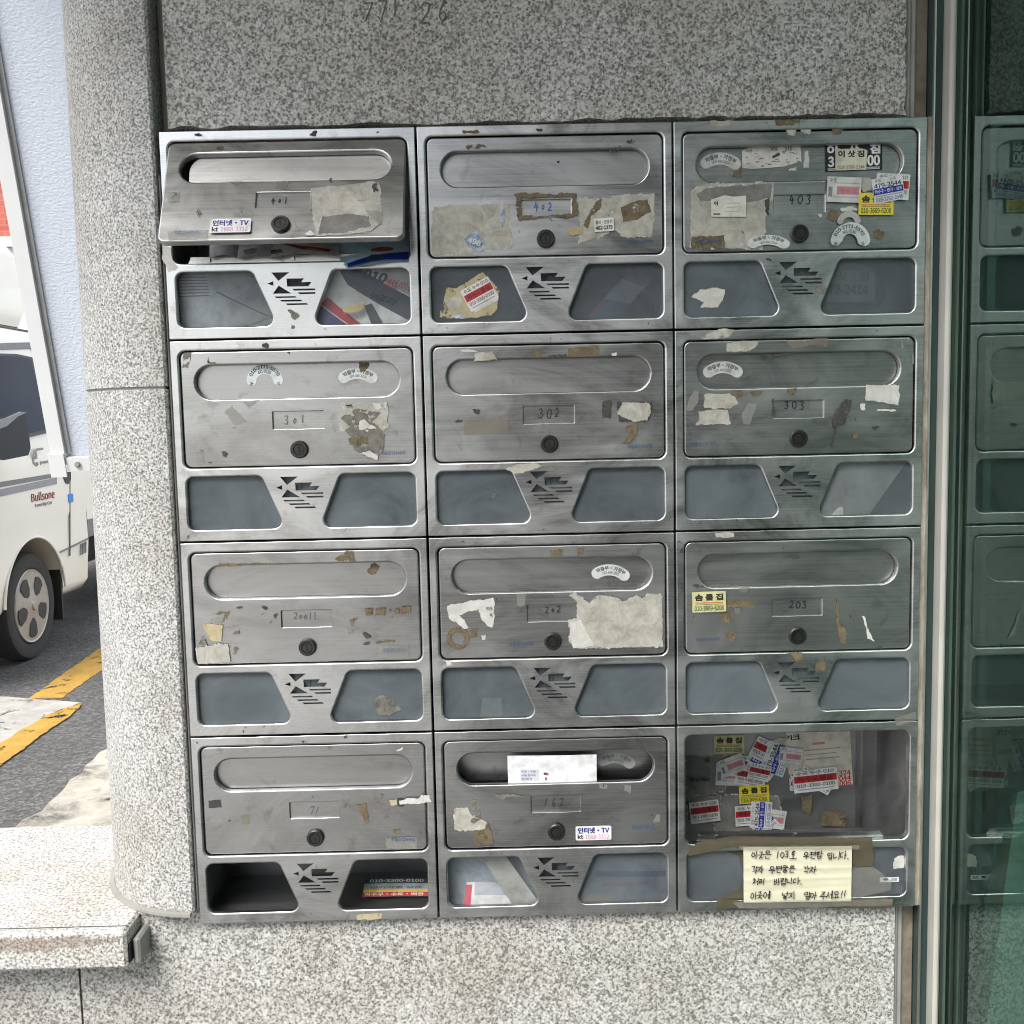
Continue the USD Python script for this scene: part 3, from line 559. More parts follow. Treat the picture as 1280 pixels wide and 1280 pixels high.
obj('pane', panel_box(du * .8, Wd - .001, .0135, Lh, -.003, .003), 'frosted', fr)

# ---- green glass partition to the right, seen almost edge-on
gp = thing('glass_partition', 'dark green glass partition with cream gasket right of the mailboxes', 'glass partition')
obj('pane', bx(GX, GX + .010, -1.25, -0.004, 0.06, 2.41), 'glass_green', gp)
obj('gasket', bx(GX - .0085, GX - .0005, -.016, 0.022, 0.06, 2.41, .003), 'gasket_cream', gp)
obj('channel', bx(0.9672, GX - .0090, 0.006, 0.04, 0.05, 2.41), 'teal_metal', gp)
obj('channel_edge', bx(0.9666, 0.9684, 0.001, 0.0055, 0.05, 2.41), 'aluminium_edge', gp)
obj('post', bx(GX - .010, GX + .03, -1.30, -1.252, 0.05, 2.41, .003), 'teal_metal', gp)
# the hall behind the glass
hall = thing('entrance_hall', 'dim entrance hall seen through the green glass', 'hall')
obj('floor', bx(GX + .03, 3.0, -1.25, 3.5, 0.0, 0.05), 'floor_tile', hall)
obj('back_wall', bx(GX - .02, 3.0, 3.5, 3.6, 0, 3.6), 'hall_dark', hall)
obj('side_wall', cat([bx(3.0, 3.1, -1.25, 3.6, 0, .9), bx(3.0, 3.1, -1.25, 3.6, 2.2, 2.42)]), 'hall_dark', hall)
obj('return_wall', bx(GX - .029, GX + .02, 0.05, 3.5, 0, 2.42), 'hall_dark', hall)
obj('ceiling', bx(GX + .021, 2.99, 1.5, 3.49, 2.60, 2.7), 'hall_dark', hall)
PP = Surf((0, 0.55, 0.3), (1, 0, 0), (0, .64, .7684))
m = slab(Polygon([PP.uv(u, v) for u, v in ((1272, 990), (1232, 1290), (1420, 1330), (1420, 1000), (1300, 985))]), PP, -.10, 0); tag(obj('stair_parapet', m, 'parapet_paint'), 'pale slanted stair parapet behind the lower green glass', 'parapet')

# ---- buildings
hb = thing('brick_house', 'red tiled house with white lower storey beyond the truck', 'house')
z_tr = hy(10, 297, 14)[2]
obj('upper_wall', bx(-13, -4.0, 14, 20, z_tr, z_tr + 3.2), 'red_tile', hb)
obj('trim_band', bx(-13.1, -3.9, 13.9, 20.1, z_tr - .14, z_tr - .002), 'house_white', hb)
obj('lower_wall', bx(-13, -4.0, 14, 20, 0, z_tr - .142), 'house_white', hb)
for i in range(3):
    w = obj('window', bx(-12.2 + i * 2.9, -10.9 + i * 2.9, 13.96, 14.05, 1.2, 2.6), 'frame_grey', hb); obj('glass', bx(-12.1 + i * 2.9, -11.0 + i * 2.9, 13.93, 13.955, 1.3, 2.5), 'truck_glass', w)
nb = thing('neighbour_house', 'plain beige house across the alley behind the viewer', 'house')
obj('wall', bx(-0.05, 0.898, -8.5, -3.6, 0, 5.0), 'house_beige', nb)
obj('roof', bx(-0.2, 0.795, -8.7, -3.5, 5.001, 5.15), 'concrete', nb)
nb2 = thing('neighbour_block', 'tall dull apartment block behind the viewer to the right', 'building')
obj('wall', bx(0.9, 7.0, -8.6, -3.2, 0, 7.5), 'house_beige', nb2); obj('roof', bx(0.8, 7.1, -8.7, -3.1, 7.501, 7.7), 'concrete', nb2)
for i in range(0):
    w = obj('window', bx(1.0 + i * 2.6, 2.2 + i * 2.6, -3.6, -3.55, 1.2, 2.4), 'white_frame', nb); obj('glass', bx(1.06 + i * 2.6, 2.14 + i * 2.6, -3.549, -3.54, 1.26, 2.34), 'truck_glass', w)
# ================================================================== THE MAILBOXES
def rloop(pts, r, off=0.0, n=6):
    """Outline with rounded corners, moved outwards by off; the point count does not depend on off."""
    pts = np.asarray(pts, float); N = len(pts); out = []
    rr = r if np.ndim(r) else [r] * N
    for i in range(N):
        a, b, c = pts[i - 1], pts[i], pts[(i + 1) % N]
        t1 = (b - a) / np.linalg.norm(b - a); t2 = (c - b) / np.linalg.norm(c - b)
        n1, n2 = np.array([t1[1], -t1[0]]), np.array([t2[1], -t2[0]])
        bis = n1 + n2; bis /= np.linalg.norm(bis); cen = b - bis * rr[i] / max(bis @ n1, .2)
        a1, a2 = math.atan2(n1[1], n1[0]), math.atan2(n2[1], n2[0])
        while a2 < a1: a2 += 2 * math.pi
        for k in range(n + 1):
            t = a1 + (a2 - a1) * k / n; out.append(cen + (rr[i] + off) * np.array([math.cos(t), math.sin(t)]))
    return np.array(out)
def ring_strip(loops, hole):
    v = []; f = []; n = len(loops[0][0])
    for lp, h in loops: v += [(p[0], p[1], h) for p in lp]
    for i in range(len(loops) - 1):
        for k in range(n):
            k2 = (k + 1) % n; a0, a1, b0, b1 = i * n + k, i * n + k2, (i + 1) * n + k, (i + 1) * n + k2
            f += [(a0, a1, b1), (a0, b1, b0)] if hole else [(a0, b1, a1), (a0, b0, b1)]
    return np.array(v), np.array(f)
def plate(surf, outer, r_out, b_out, d_out, holes=(), raw=(), h=0.0):
    """Pressed sheet: rolled rims on its outside and round every opening. holes: (points, radius, rim, depth)."""
    ms = []
    face = Polygon(rloop(outer, r_out, -b_out))
    for pts, r, b, d in holes: face = face.difference(Polygon(rloop(pts, r, b)))
    for pts in raw: face = face.difference(Polygon(pts))
    for p in polys(face):
        v, f = tri2d(p); v3 = np.c_[v, np.zeros(len(v))]
        a = v[f]; d1, d2 = a[:, 1] - a[:, 0], a[:, 2] - a[:, 0]; cr = d1[:, 0] * d2[:, 1] - d1[:, 1] * d2[:, 0]; f = np.where((cr < 0)[:, None], f[:, ::-1], f)
        ms.append((v3, f))
    A = np.linspace(0, math.pi / 2, 5)
    for pts, r, b, d in holes:
        ms.append(ring_strip([(rloop(pts, r, b * (1 - math.sin(t))), -b * (1 - math.cos(t))) for t in A] + [(rloop(pts, r, 0), -d)], True))
    for pts in raw: ms.append(ring_strip([(np.array(pts), 0), (np.array(pts), -.0012)], True))
    ms.append(ring_strip([(rloop(outer, r_out, -b_out * (1 - math.sin(t))), -b_out * (1 - math.cos(t))) for t in A] + [(rloop(outer, r_out, 0), -d_out)], False))
    return cat([trimesh.Trimesh(surf.at(v, h), f, process=False) for v, f in ms])
def R4(x0, x1, y0, y1): return [(x0, -y1), (x1, -y1), (x1, -y0), (x0, -y0)]          # mm from the box's top left, y down -> metres, counter-clockwise
def mm(p): return [(a * .001, b * .001) for a, b in p]
OPEN = mm(R4(11.5, 308.5, 13.5, 162.5)); DOOR = mm(R4(13.0, 307.0, 15.0, 161.2))
SLOT = mm(R4(30.5, 289.5, 32, 75)); PLATE = mm(R4(127, 192, 92.5, 114.5))
WINL = mm([(13.5, -241.5), (137, -241.5), (109, -173.5), (13.5, -173.5)]); WINR = mm([(183, -241.5), (306.5, -241.5), (306.5, -173.5), (211, -173.5)])
def emb(pts): return mm([(127.5 + (x + 77) * .070, -(175.5 + (y - 145) * .0685)) for x, y in pts])
EMBLEM = [emb(p) for p in ([(130, 300), (335, 147), (10, 147)], [(-72, 347), (38, 388), (38, 304)], [(20, 532), (355, 532), (132, 385)],
    [(285, 408), (665, 408), (725, 332), (540, 332), (590, 262), (277, 262)], [(405, 482), (785, 482), (785, 450), (377, 450)], [(500, 548), (785, 548), (785, 516), (467, 516)],
    [(85, 610), (452, 610), (418, 582), (47, 582)], [(180, 678), (548, 678), (518, 648), (142, 648)], [(275, 743), (648, 743), (618, 712), (247, 712)])]
ZOOM = {}
for n_, a_ in {'401': (180, 140, 3.5556), '402': (510, 140, 3.5556), '403': (830, 130, 3.5556), '301': (200, 410, 3.7647), '302': (520, 410, 3.7647), '303': (830, 400, 3.7647), '201': (220, 660, 3.7647),
               '202': (530, 660, 3.7647), '203': (830, 650, 3.7647), '101': (230, 900, 3.7647), '102': (530, 890, 3.7647), '103': (830, 890, 3.5556)}.items(): ZOOM[n_] = a_
BOX = {}
GROUP = 'steel mailboxes in the wall bank'
def mailbox(num, label, door='closed', panes=('frosted', 'frosted'), flap_h=-.012):
    c, r = int(num[2]) - 1, 4 - int(num[0]); X0, Z0 = c * W, ZT - r * H
    t = thing('mailbox', label, 'mailbox', GROUP, (X0 + W / 2, 0, Z0 - H))
    jig = rng.uniform(-.0004, .0004)
    S = Surf((X0, jig, Z0)); g = .0013
    outer = [(g, -H + g), (W - g, -H + g), (W - g, -g), (g, -g)]
    obj('frame', plate(S, outer, .0012, .0010, .030, [(OPEN, .0095, .0022, .011), (WINL, .0095, .0022, .0065), (WINR, .0095, .0022, .0065)], EMBLEM), 'steel_frame', t, smooth=35)
    x0, x1, z1, z0 = X0 + .002, X0 + W - .002, Z0 - .002, Z0 - H + .002; ya, yb = .0125, .140
    obj('inner_box', cat([bx(x0, x0 + .001, ya, yb, z0, z1), bx(x1 - .001, x1, ya, yb, z0, z1), bx(x0 + .0011, x1 - .0011, ya, yb, z1 - .001, z1), bx(x0 + .0011, x1 - .0011, ya, yb, z0, z0 + .001), bx(x0, x1, yb + .0001, yb + .0011, z0, z1)]), 'steel_inside', t)
    for wl, kind in zip((WINL, WINR), panes):
        if kind: obj('window_pane', slab(Polygon(mm(R4(*((6, 159.7) if wl is WINL else (160.3, 314)), 167, 247))), S, -.0090, -.0068), 'pane_' + kind, t)
    D = S if door != 'open' else None
    if door == 'open':                                        # hinged along the top, pushed out at the bottom
        tgt = 302.0; best = None
        for th in np.radians(np.arange(8, 60, .5)):
            e2 = np.array([0, math.sin(th), math.cos(th)]); hinge = np.array([X0, .002, Z0 - .0150]); q = hinge - e2 * .1462 + np.array([.013, 0, 0])
            rel = ROT.T @ (q - CAM); v = 640 - F * rel[2] / rel[1]
            if best is None or abs(v - tgt) < best[0]: best = (abs(v - tgt), th)
        th = best[1]; e2 = np.array([0, math.sin(th), math.cos(th)]); D = Surf(hinge + e2 * .0150, (1, 0, 0), e2)
    if door != 'missing':
        d = obj('door', plate(D, DOOR, .0085, .0016, .0085, [(SLOT, .0212, .0024, .0075), (PLATE, .0008, .0010, .0030)], (), -.0026 if door == 'closed' else 0.0), 'steel_door', t, smooth=35)
        hh = -.0026 if door == 'closed' else 0.0
        ND = Surf(D.p + D.n * hh, D.e1, D.e2)
        obj('number_plate', slab(Polygon(mm(R4(126, 193, 91.5, 115.5))), ND, -.0042, -.0030), 'steel_door', d)
        FS = Surf(D.p + np.array([0, -flap_h, 0]))
        fpts, fr_ = mm(R4(26, 294, 27, 80)), .004
        if door == 'open':                                    # the flap hangs from its hinge behind the slot of the tilted door
            hp = ND.at(np.array([[0, -.0290, -.0082]]))[0]; e3 = np.array([0, math.sin(th * .71), math.cos(th * .71)]); FS = Surf(hp + e3 * .0290, (1, 0, 0), e3); fpts, fr_ = mm(R4(40, 298, 29.5, 84)), [.004, .004, .004, .004]
            fpts, fr_ = mm(R4(38.5, 300, 30, 84)), [.022, .004, .004, .022]
        obj('slot_flap', slab(Polygon(rloop(fpts, fr_)), FS, -.0012, 0), 'steel_flap', d)
        lc = np.array([[.1595, -.1410, 0.0]]); lk = []
        prof = [(0, .0042), (.0062, .0042), (.0066, .0036), (.0070, .0036), (.0074, .0050), (.0100, .0050), (.0112, .0040), (.0116, .0), (.0116, -.002)]
        v = lathe(prof, (0, 0, 0), 30); pv = np.array(v.vertices)           # local: x right, -y out, z up
        loc = np.c_[pv[:, 0], pv[:, 2], -pv[:, 1]] + lc; kobj = obj('lock', trimesh.Trimesh(ND.at(loc), v.faces, process=False), 'lock_dark', d, smooth=35)
        obj('keyhole', slab(sbox(-.0011, -.0045, .0009, .0040), Surf(ND.at(lc)[0], D.e1, D.e2), .0043, .0045), 'black_void', d)
    else: ND, FS = S, S
    if door in ('open', 'missing'):
        xs = (27, 30, 274, 279); obj('stop_lip', cat([slab(Polygon(mm([(xs[0], -162), (xs[3], -162), (xs[2], -153.5), (xs[1] + 2, -153.5)])), S, -.010, -.0088), bx(X0 + .030, X0 + .274, .0102, .020, Z0 - .1548, Z0 - .1536), bx(X0 + .052, X0 + .056, .0055, .0086, Z0 - .160, Z0 - .1545), bx(X0 + .158, X0 + .162, .0055, .0086, Z0 - .160, Z0 - .1545)]), 'steel_frame', t)
    dec = Decals(); dec.f = Decals()
    BOX[num] = dict(t=t, d=ND, f=S, s=FS, p=Surf(S.p + np.array([0, .0068, 0])), b=Surf((X0, yb, Z0)), i=Surf((X0, .022, Z0)), n=Surf(ND.p - ND.n * .0030, ND.e1, ND.e2), dec={k: Decals() for k in 'dfspbin'}, num=num)
    return t
for a in [('401', 'top left mailbox with its dented door swung open over stuffed flyers', 'open', ('clear', 'clear')),
          ('402', 'mailbox marked 402 with torn paper either side of its grimy number plate', 'closed', ('hazy', 'hazy')),
          ('403', 'top right mailbox crowded with stickers and a black moving card', 'closed', ('frosted', 'hazy')),
          ('301', 'mailbox marked 301 with two white curved stickers on its slot flap', 'closed', ('misty', 'frosted')),
          ('302', 'mailbox marked 302 with a brown glue rectangle left of the lock', 'closed', ('frosted', 'misty')),
          ('303', 'mailbox marked 303 with pale torn paper scraps and a curved sticker at left', 'closed', ('frosted', 'hazy')),
          ('201', 'left column mailbox with tan tape scrap at its lower left door corner', 'closed'),
          ('202', 'mailbox with a big torn paper remnant right of its number plate', 'closed', ('misty', 'frosted')),
          ('203', 'mailbox marked 203 with a small pale yellow sticker at the left', 'closed', ('frosted', 'misty')),
          ('101', 'bottom left mailbox with two open windows and no panes', 'closed', (None, None)),
          ('102', 'bottom middle mailbox with a white envelope sticking out of its slot', 'closed', ('clear', 'hazy'), -.034),
          ('103', 'bottom right mailbox missing its door, sticker covered back wall showing', 'missing', ('hazy', 'hazy'))]: mailbox(*a)

def P(num, s, mat, name, *polys_, amp=1.0):
    b = BOX[num]
    for pts in polys_: patch(b['t'], b['dec'][s], b[s], ZOOM[num], pts, mat, name, amp)
def C(num, s, zx, zy, ang, made, scale=1.0, label=None, name='sticker'):
    scale *= 1.14 if s == 'b' else 1.0
    if hasattr(made[0], 'geom_type'): made = (made, [])
    b = BOX[num]; Z = ZOOM[num]; return card(b['t'], b['dec'][s], b[s], Z[0] + zx / Z[2], Z[1] + zy / Z[2], ang, made[0], made[1], scale, name, label)
def N(num, zx, zy, text, size=9.0, pen=1.0, adv=1.25, mat='ink', seed=None, s='n', ang=0):
    b = BOX[num]; Z = ZOOM[num]; scribble(b['t'], b['dec'][s], b[s], Z[0] + zx / Z[2], Z[1] + zy / Z[2], text, size * 1.15, pen * 1.35, mat, seed or int(num), adv, ang, 'handwritten_number')

# ---- residue, tape and dirt
P('401', 'd', 'film_smear', 'glue_smear', [(250, 150), (350, 145), (355, 168), (255, 175)], [(380, 310), (450, 308), (410, 332)], [(590, 310), (645, 308), (635, 345), (590, 342)])
P('401', 'd', 'paper_old', 'paper_remnant', [(748, 342), (830, 330), (850, 334), (1020, 312), (1048, 330), (1052, 430), (1055, 490), (1010, 530), (880, 548), (768, 552), (752, 460)])
P('401', 'd', 'paper_dark', 'paper_remnant', [(790, 470), (900, 455), (1000, 465), (1010, 510), (880, 540), (775, 545)])
P('401', 'd', 'film_grey', 'tape_mark', [(105, 355), (158, 353), (158, 400), (108, 402)], [(985, 442), (1058, 442), (1058, 503), (1040, 500)], [(105, 528), (285, 525), (285, 572), (108, 574)])
P('401', 'd', 'paper_white', 'paper_scrap', [(716, 552), (728, 536), (745, 530), (760, 550)])
P('401', 'd', 'glue_dark', 'glue_mark', [(1015, 330), (1035, 320), (1042, 355), (1020, 360)], [(325, 160), (352, 158), (352, 168), (326, 170)], [(825, 303), (838, 300), (836, 312), (826, 312)])
P('401', 'f', 'paper_white', 'peeled_tape', [(82, 592), (122, 598), (118, 640), (150, 690), (108, 712), (80, 650)])
P('401', 'f', 'glue_dark', 'glue_mark', [(222, 97), (240, 94), (258, 100), (255, 108), (228, 106)], [(735, 98), (752, 85), (770, 84), (765, 105), (745, 108)])
P('401', 'f', 'glue_grey', 'glue_mark', [(640, 878), (665, 885), (692, 905), (672, 924), (655, 915)], [(655, 945), (668, 948), (668, 962), (652, 962)])
P('401', 'p', 'tan_bits', 'paper_scrap', [(880, 868), (930, 860), (975, 838), (985, 855), (950, 885), (885, 897)])
P('402', 'd', 'paper_old', 'paper_remnant', [(118, 425), (280, 412), (450, 408), (455, 520), (458, 602), (350, 615), (240, 630), (110, 638), (104, 520)])
P('402', 'd', 'blue_bits', 'print_scrap', [(250, 565), (275, 540), (305, 525), (335, 570), (345, 605), (320, 622), (265, 600)], [(402, 462), (420, 440), (434, 415), (428, 500), (420, 515)], amp=.6)
P('402', 'd', 'paper_old', 'paper_remnant', [(755, 382), (850, 390), (960, 370), (1095, 365), (1090, 470), (1084, 553), (960, 555), (920, 520), (850, 560), (795, 572), (758, 590), (770, 520)])
P('402', 'd', 'glue_brown', 'glue_stain', [(942, 425), (1000, 400), (1062, 388), (1082, 445), (1020, 480), (955, 490)], [(835, 400), (862, 385), (855, 430), (810, 470), (800, 520), (780, 500)])
b_ = BOX['402']; Z = ZOOM['402']
ringp = [b_['d'].uv(Z[0] + x / Z[2], Z[1] + y / Z[2]) for x, y in [(470, 368), (748, 360), (752, 462), (490, 482)]]
ringi = [b_['d'].uv(Z[0] + x / Z[2], Z[1] + y / Z[2]) for x, y in [(500, 385), (728, 378), (728, 455), (503, 462)]]
h_ = b_['dec']['d'].step(); obj('glue_frame', slab(ragged(ringp, .003, .0015, 5).difference(ragged(ringi, .003, .0012, 6)), b_['d'], h_ - .0001, h_ + .0006), 'glue_brown', b_['t'])
P('402', 'd', 'tan_bits', 'tape_scrap', [(705, 520), (775, 510), (778, 545), (718, 548)])
P('402', 'd', 'glue_brown', 'glue_mark', [(255, 152), (300, 142), (335, 145), (350, 158), (262, 166)])
P('402', 'd', 'glue_dark', 'glue_mark', [(890, 172), (920, 158), (945, 154), (938, 178), (900, 184)], [(968, 136), (990, 122), (1008, 128), (1003, 140)], [(660, 218), (675, 218), (672, 230), (662, 228)])
P('402', 'f', 'glue_brown', 'glue_mark', [(240, 84), (310, 80), (318, 94), (248, 97)])
P('402', 'f', 'glue_dark', 'glue_mark', [(566, 76), (600, 76), (592, 88), (575, 86)])
P('402', 'p', 'tan_bits', 'paper_scrap', [(140, 912), (160, 830), (172, 780), (205, 785), (240, 770), (330, 712), (405, 790), (395, 880), (370, 905), (250, 918)])
P('402', 'p', 'blue_bits', 'print_scrap', [(195, 915), (225, 893), (256, 905), (250, 918)])
P('402', 'p', 'paper_old', 'paper_scrap', [(160, 840), (225, 808), (245, 850), (215, 885), (175, 870)])
P('403', 'f', 'paper_old', 'paper_scrap', [(205, 75), (295, 72), (335, 82), (300, 95), (255, 104), (210, 104)])
P('403', 'f', 'glue_brown', 'glue_mark', [(495, 70), (606, 68), (602, 95), (500, 96)])
P('403', 'd', 'paper_old', 'paper_scrap', [(540, 113), (590, 109), (578, 142), (552, 138)], [(605, 110), (655, 109), (648, 136), (620, 128)])
P('403', 'd', 'glue_brown', 'glue_mark', [(745, 98), (805, 92), (785, 135), (748, 133)], [(930, 565), (960, 555), (980, 575), (970, 600), (940, 598)], [(720, 505), (745, 470), (775, 475), (755, 525)])
P('403', 'd', 'paper_old', 'paper_remnant', [(120, 388), (180, 358), (330, 352), (487, 352), (482, 425), (450, 450), (446, 560), (438, 646), (330, 640), (118, 638)])
P('403', 'd', 'paper_dark', 'paper_remnant', [(140, 400), (190, 372), (330, 362), (482, 354), (474, 415), (380, 440), (250, 430), (160, 432)])
P('403', 'd', 'glue_brown', 'tape_scrap', [(118, 590), (268, 585), (268, 640), (120, 641)])
P('403', 'd', 'glue_dark', 'glue_mark', [(445, 430), (468, 420), (462, 480), (474, 498), (450, 480)])
P('403', 's', 'paper_white', 'paper_scrap', [(625, 215), (642, 208), (642, 285), (622, 285)], [(555, 290), (590, 283), (588, 297), (553, 297)])
P('403', 's', 'glue_brown', 'glue_mark', [(305, 288), (345, 285), (345, 325), (307, 325)])
P('403', 'd', 'paper_white', 'paper_scrap', [(780, 468), (840, 455), (860, 470), (852, 477), (785, 477)], [(680, 495), (698, 487), (700, 498), (688, 506)])
P('403', 'd', 'paper_old', 'paper_scrap', [(850, 335), (915, 325), (925, 345), (918, 385), (880, 392)])
P('403', 'p', 'paper_white', 'paper_scrap', [(122, 858), (160, 825), (235, 815), (272, 825), (262, 870), (240, 905), (160, 905), (185, 882)])
P('403', 'f', 'glue_dark', 'glue_mark', [(450, 683), (470, 687), (502, 705), (490, 706), (455, 692)])
P('403', 'f', 'glue_grey', 'glue_mark', [(670, 815), (700, 795), (720, 820), (705, 848), (680, 835)])
P('301', 'f', 'glue_dark', 'glue_mark', [(481, 76), (500, 68), (514, 80), (512, 94), (486, 92)])
P('301', 'd', 'glue_grey', 'glue_mark', [(108, 120), (148, 114), (140, 160), (130, 190), (106, 188), (112, 150)])
P('301', 'd', 'film_grey', 'tape_mark', [(305, 392), (338, 362), (405, 440), (352, 458)], [(390, 350), (470, 335), (420, 382)], [(165, 585), (205, 580), (210, 640), (170, 655)])
P('301', 'd', 'glue_dark', 'glue_mark', [(293, 580), (310, 582), (322, 592), (312, 610), (300, 605)], [(228, 135), (233, 160), (290, 164), (290, 167), (225, 165)], [(598, 113), (612, 113), (610, 124)])
P('301', 'd', 'paper_old', 'paper_remnant', [(860, 352), (960, 360), (1070, 350), (1073, 470), (1040, 485), (930, 478), (850, 484), (842, 405), (872, 400)])
P('301', 'd', 'glue_grey', 'glue_stain', [(870, 482), (940, 440), (1010, 445), (1058, 500), (1048, 580), (1022, 618), (960, 600), (910, 572), (900, 510)], [(850, 420), (930, 380), (1040, 400), (1000, 440), (900, 470)])
P('301', 'd', 'glue_brown', 'glue_stain', [(888, 518), (980, 512), (982, 545), (892, 550)])
P('301', 'd', 'paper_white', 'paper_scrap', [(1005, 352), (1070, 350), (1070, 378), (1020, 388)], [(938, 592), (985, 575), (1025, 600), (1022, 622), (980, 606)], [(940, 440), (960, 430), (1020, 475), (940, 480)])
P('302', 'd', 'paper_white', 'paper_scrap', [(193, 106), (245, 100), (290, 110), (240, 114)], [(920, 118), (945, 115), (942, 130), (922, 130)])
P('302', 'd', 'paper_old', 'paper_scrap', [(276, 122), (360, 110), (382, 150), (330, 152), (273, 156)])
P('302', 'd', 'glue_brown', 'glue_stain', [(545, 106), (600, 104), (592, 135), (560, 138)], [(712, 92), (860, 84), (863, 130), (790, 136), (714, 135)])
P('302', 'd', 'glue_dark', 'glue_mark', [(626, 126), (710, 122), (712, 137), (628, 140)], [(875, 346), (920, 338), (918, 425), (900, 420), (875, 425)], [(945, 350), (1110, 346), (1112, 380), (1112, 408), (1090, 444), (955, 442), (950, 400)], [(180, 435), (220, 432), (218, 440), (182, 442)], [(265, 382), (300, 385), (298, 408), (275, 400)])
P('302', 'd', 'film_smear', 'glue_rectangle', [(222, 434), (435, 421), (436, 495), (225, 503)], amp=.3)
P('302', 'd', 'paper_old', 'paper_scrap', [(970, 350), (1095, 352), (1105, 400), (1085, 436), (1020, 442), (985, 425), (948, 405)])
P('302', 'd', 'glue_brown', 'glue_stain', [(990, 458), (1042, 450), (1036, 500), (1005, 540), (965, 543), (996, 512), (985, 480)])
P('302', 'f', 'paper_old', 'paper_scrap', [(420, 662), (480, 642), (570, 637), (590, 652), (530, 672), (460, 688)])
P('302', 'f', 'film_smear', 'glue_mark', [(630, 642), (646, 642), (663, 665), (630, 660)])
P('302', 'p', 'glue_grey', 'glue_mark', [(335, 800), (378, 775), (370, 805), (345, 820)])
P('303', 'f', 'paper_old', 'paper_scrap', [(160, 84), (195, 80), (205, 62), (260, 42), (325, 42), (330, 60), (290, 84), (200, 92)])
P('303', 'd', 'paper_old', 'paper_scrap', [(293, 110), (360, 100), (432, 98), (444, 110), (405, 145), (297, 150)], [(185, 352), (330, 342), (352, 395), (310, 418), (190, 415)], [(160, 432), (230, 420), (300, 422), (314, 490), (215, 492), (148, 494), (165, 465)])
P('303', 'd', 'film_smear', 'glue_stain', [(572, 98), (640, 95), (768, 85), (765, 125), (680, 120), (600, 136)])
P('303', 'd', 'film_grey', 'tape_mark', [(105, 405), (118, 365), (138, 335), (166, 336), (160, 390), (130, 425), (108, 430)], [(365, 442), (400, 390), (436, 392), (405, 490), (370, 488)])
P('303', 'd', 'glue_brown', 'glue_stain', [(310, 342), (362, 328), (372, 350), (340, 368)], [(405, 336), (460, 330), (455, 345), (430, 362)], [(885, 540), (900, 531), (915, 542), (905, 558), (888, 556)], [(580, 320), (625, 318), (610, 352), (585, 350)])
P('303', 'd', 'glue_dark', 'glue_mark', [(845, 382), (862, 372), (882, 380), (872, 430), (850, 488), (812, 510), (800, 560), (793, 605), (785, 590), (800, 540), (790, 480), (812, 420)], [(975, 508), (1000, 498), (1016, 500), (990, 520)], [(505, 378), (515, 368), (520, 450), (510, 452)], [(480, 162), (560, 160), (600, 152), (595, 160), (520, 175), (485, 185)])
P('303', 'd', 'paper_white', 'paper_scrap', [(948, 305), (1105, 305), (1106, 360), (1100, 402), (1040, 392), (945, 376)], [(918, 396), (945, 392), (946, 420), (925, 424)], [(1000, 421), (1088, 422), (1085, 430), (1002, 431)])
P('303', 'f', 'film_grey', 'paper_scrap', [(1115, 100), (1125, 98), (1122, 135), (1115, 132)], [(1163, 155), (1175, 150), (1178, 205), (1168, 208)])
P('201', 'd', 'glue_brown', 'glue_stain', [(175, 182), (205, 166), (440, 163), (446, 173), (330, 174), (210, 184)], [(745, 146), (790, 125), (800, 108), (836, 110), (846, 160), (780, 156)])
P('201', 's', 'glue_brown', 'glue_stain', [(900, 205), (915, 175), (935, 160), (962, 180), (940, 218), (915, 222)])
P('201', 'd', 'glue_brown', 'glue_stain', [(160, 408), (200, 395), (258, 390), (240, 428), (220, 445), (232, 405)], [(817, 430), (858, 422), (840, 440), (830, 466)], [(935, 536), (985, 526), (1032, 526), (1030, 537), (945, 544)])
P('201', 'd', 'film_grey', 'tape_mark', [(160, 430), (232, 415), (212, 450), (155, 446)], [(803, 475), (832, 475), (832, 499), (803, 499)], [(955, 555), (1095, 552), (1100, 612), (955, 612)])
P('201', 'd', 'tan_bits', 'tape_scrap', [(128, 455), (160, 448), (222, 456), (216, 535), (170, 530), (148, 505)], amp=.5)
P('201', 'd', 'glue_grey', 'glue_mark', [(105, 550), (130, 500), (150, 552)], [(272, 490), (300, 480), (300, 498), (270, 500)], [(270, 555), (298, 565), (285, 600), (268, 590)])
P('201', 'd', 'paper_old', 'paper_remnant', [(98, 562), (180, 548), (246, 545), (256, 628), (170, 632), (108, 636)])
P('201', 'd', 'glue_brown', 'glue_letter', [(890, 378), (925, 376), (926, 408), (890, 410)], [(938, 378), (985, 375), (983, 412), (940, 413)], [(1000, 382), (1050, 372), (1050, 405), (1005, 395)], [(1058, 372), (1106, 368), (1102, 398), (1060, 404)])
P('201', 'd', 'glue_dark', 'glue_mark', [(400, 365), (415, 368), (432, 382), (422, 385)], [(875, 488), (892, 492), (920, 515), (895, 518)], [(285, 372), (312, 372), (312, 377), (287, 377)], [(460, 405), (478, 400), (470, 430)], [(880, 545), (915, 540), (905, 552)])
P('201', 'p', 'glue_grey', 'glue_stain', [(920, 805), (975, 785), (1020, 800), (1062, 852), (1000, 882), (950, 875)])
P('201', 'f', 'glue_dark', 'glue_mark', [(790, 975), (805, 972), (804, 990), (792, 990)], [(590, 1003), (606, 1000), (600, 1015)])
P('202', 'd', 'paper_white', 'paper_scrap', [(108, 367), (160, 355), (240, 340), (330, 332), (332, 420), (322, 467), (300, 462), (272, 432), (258, 382), (200, 395), (165, 412), (215, 468), (190, 475), (150, 440), (125, 432)])
P('202', 'd', 'glue_brown', 'glue_stain', [(212, 482), (252, 468), (250, 512), (217, 516)], [(592, 106), (655, 98), (650, 130), (600, 133)], [(720, 97), (750, 95), (745, 125), (717, 125)])
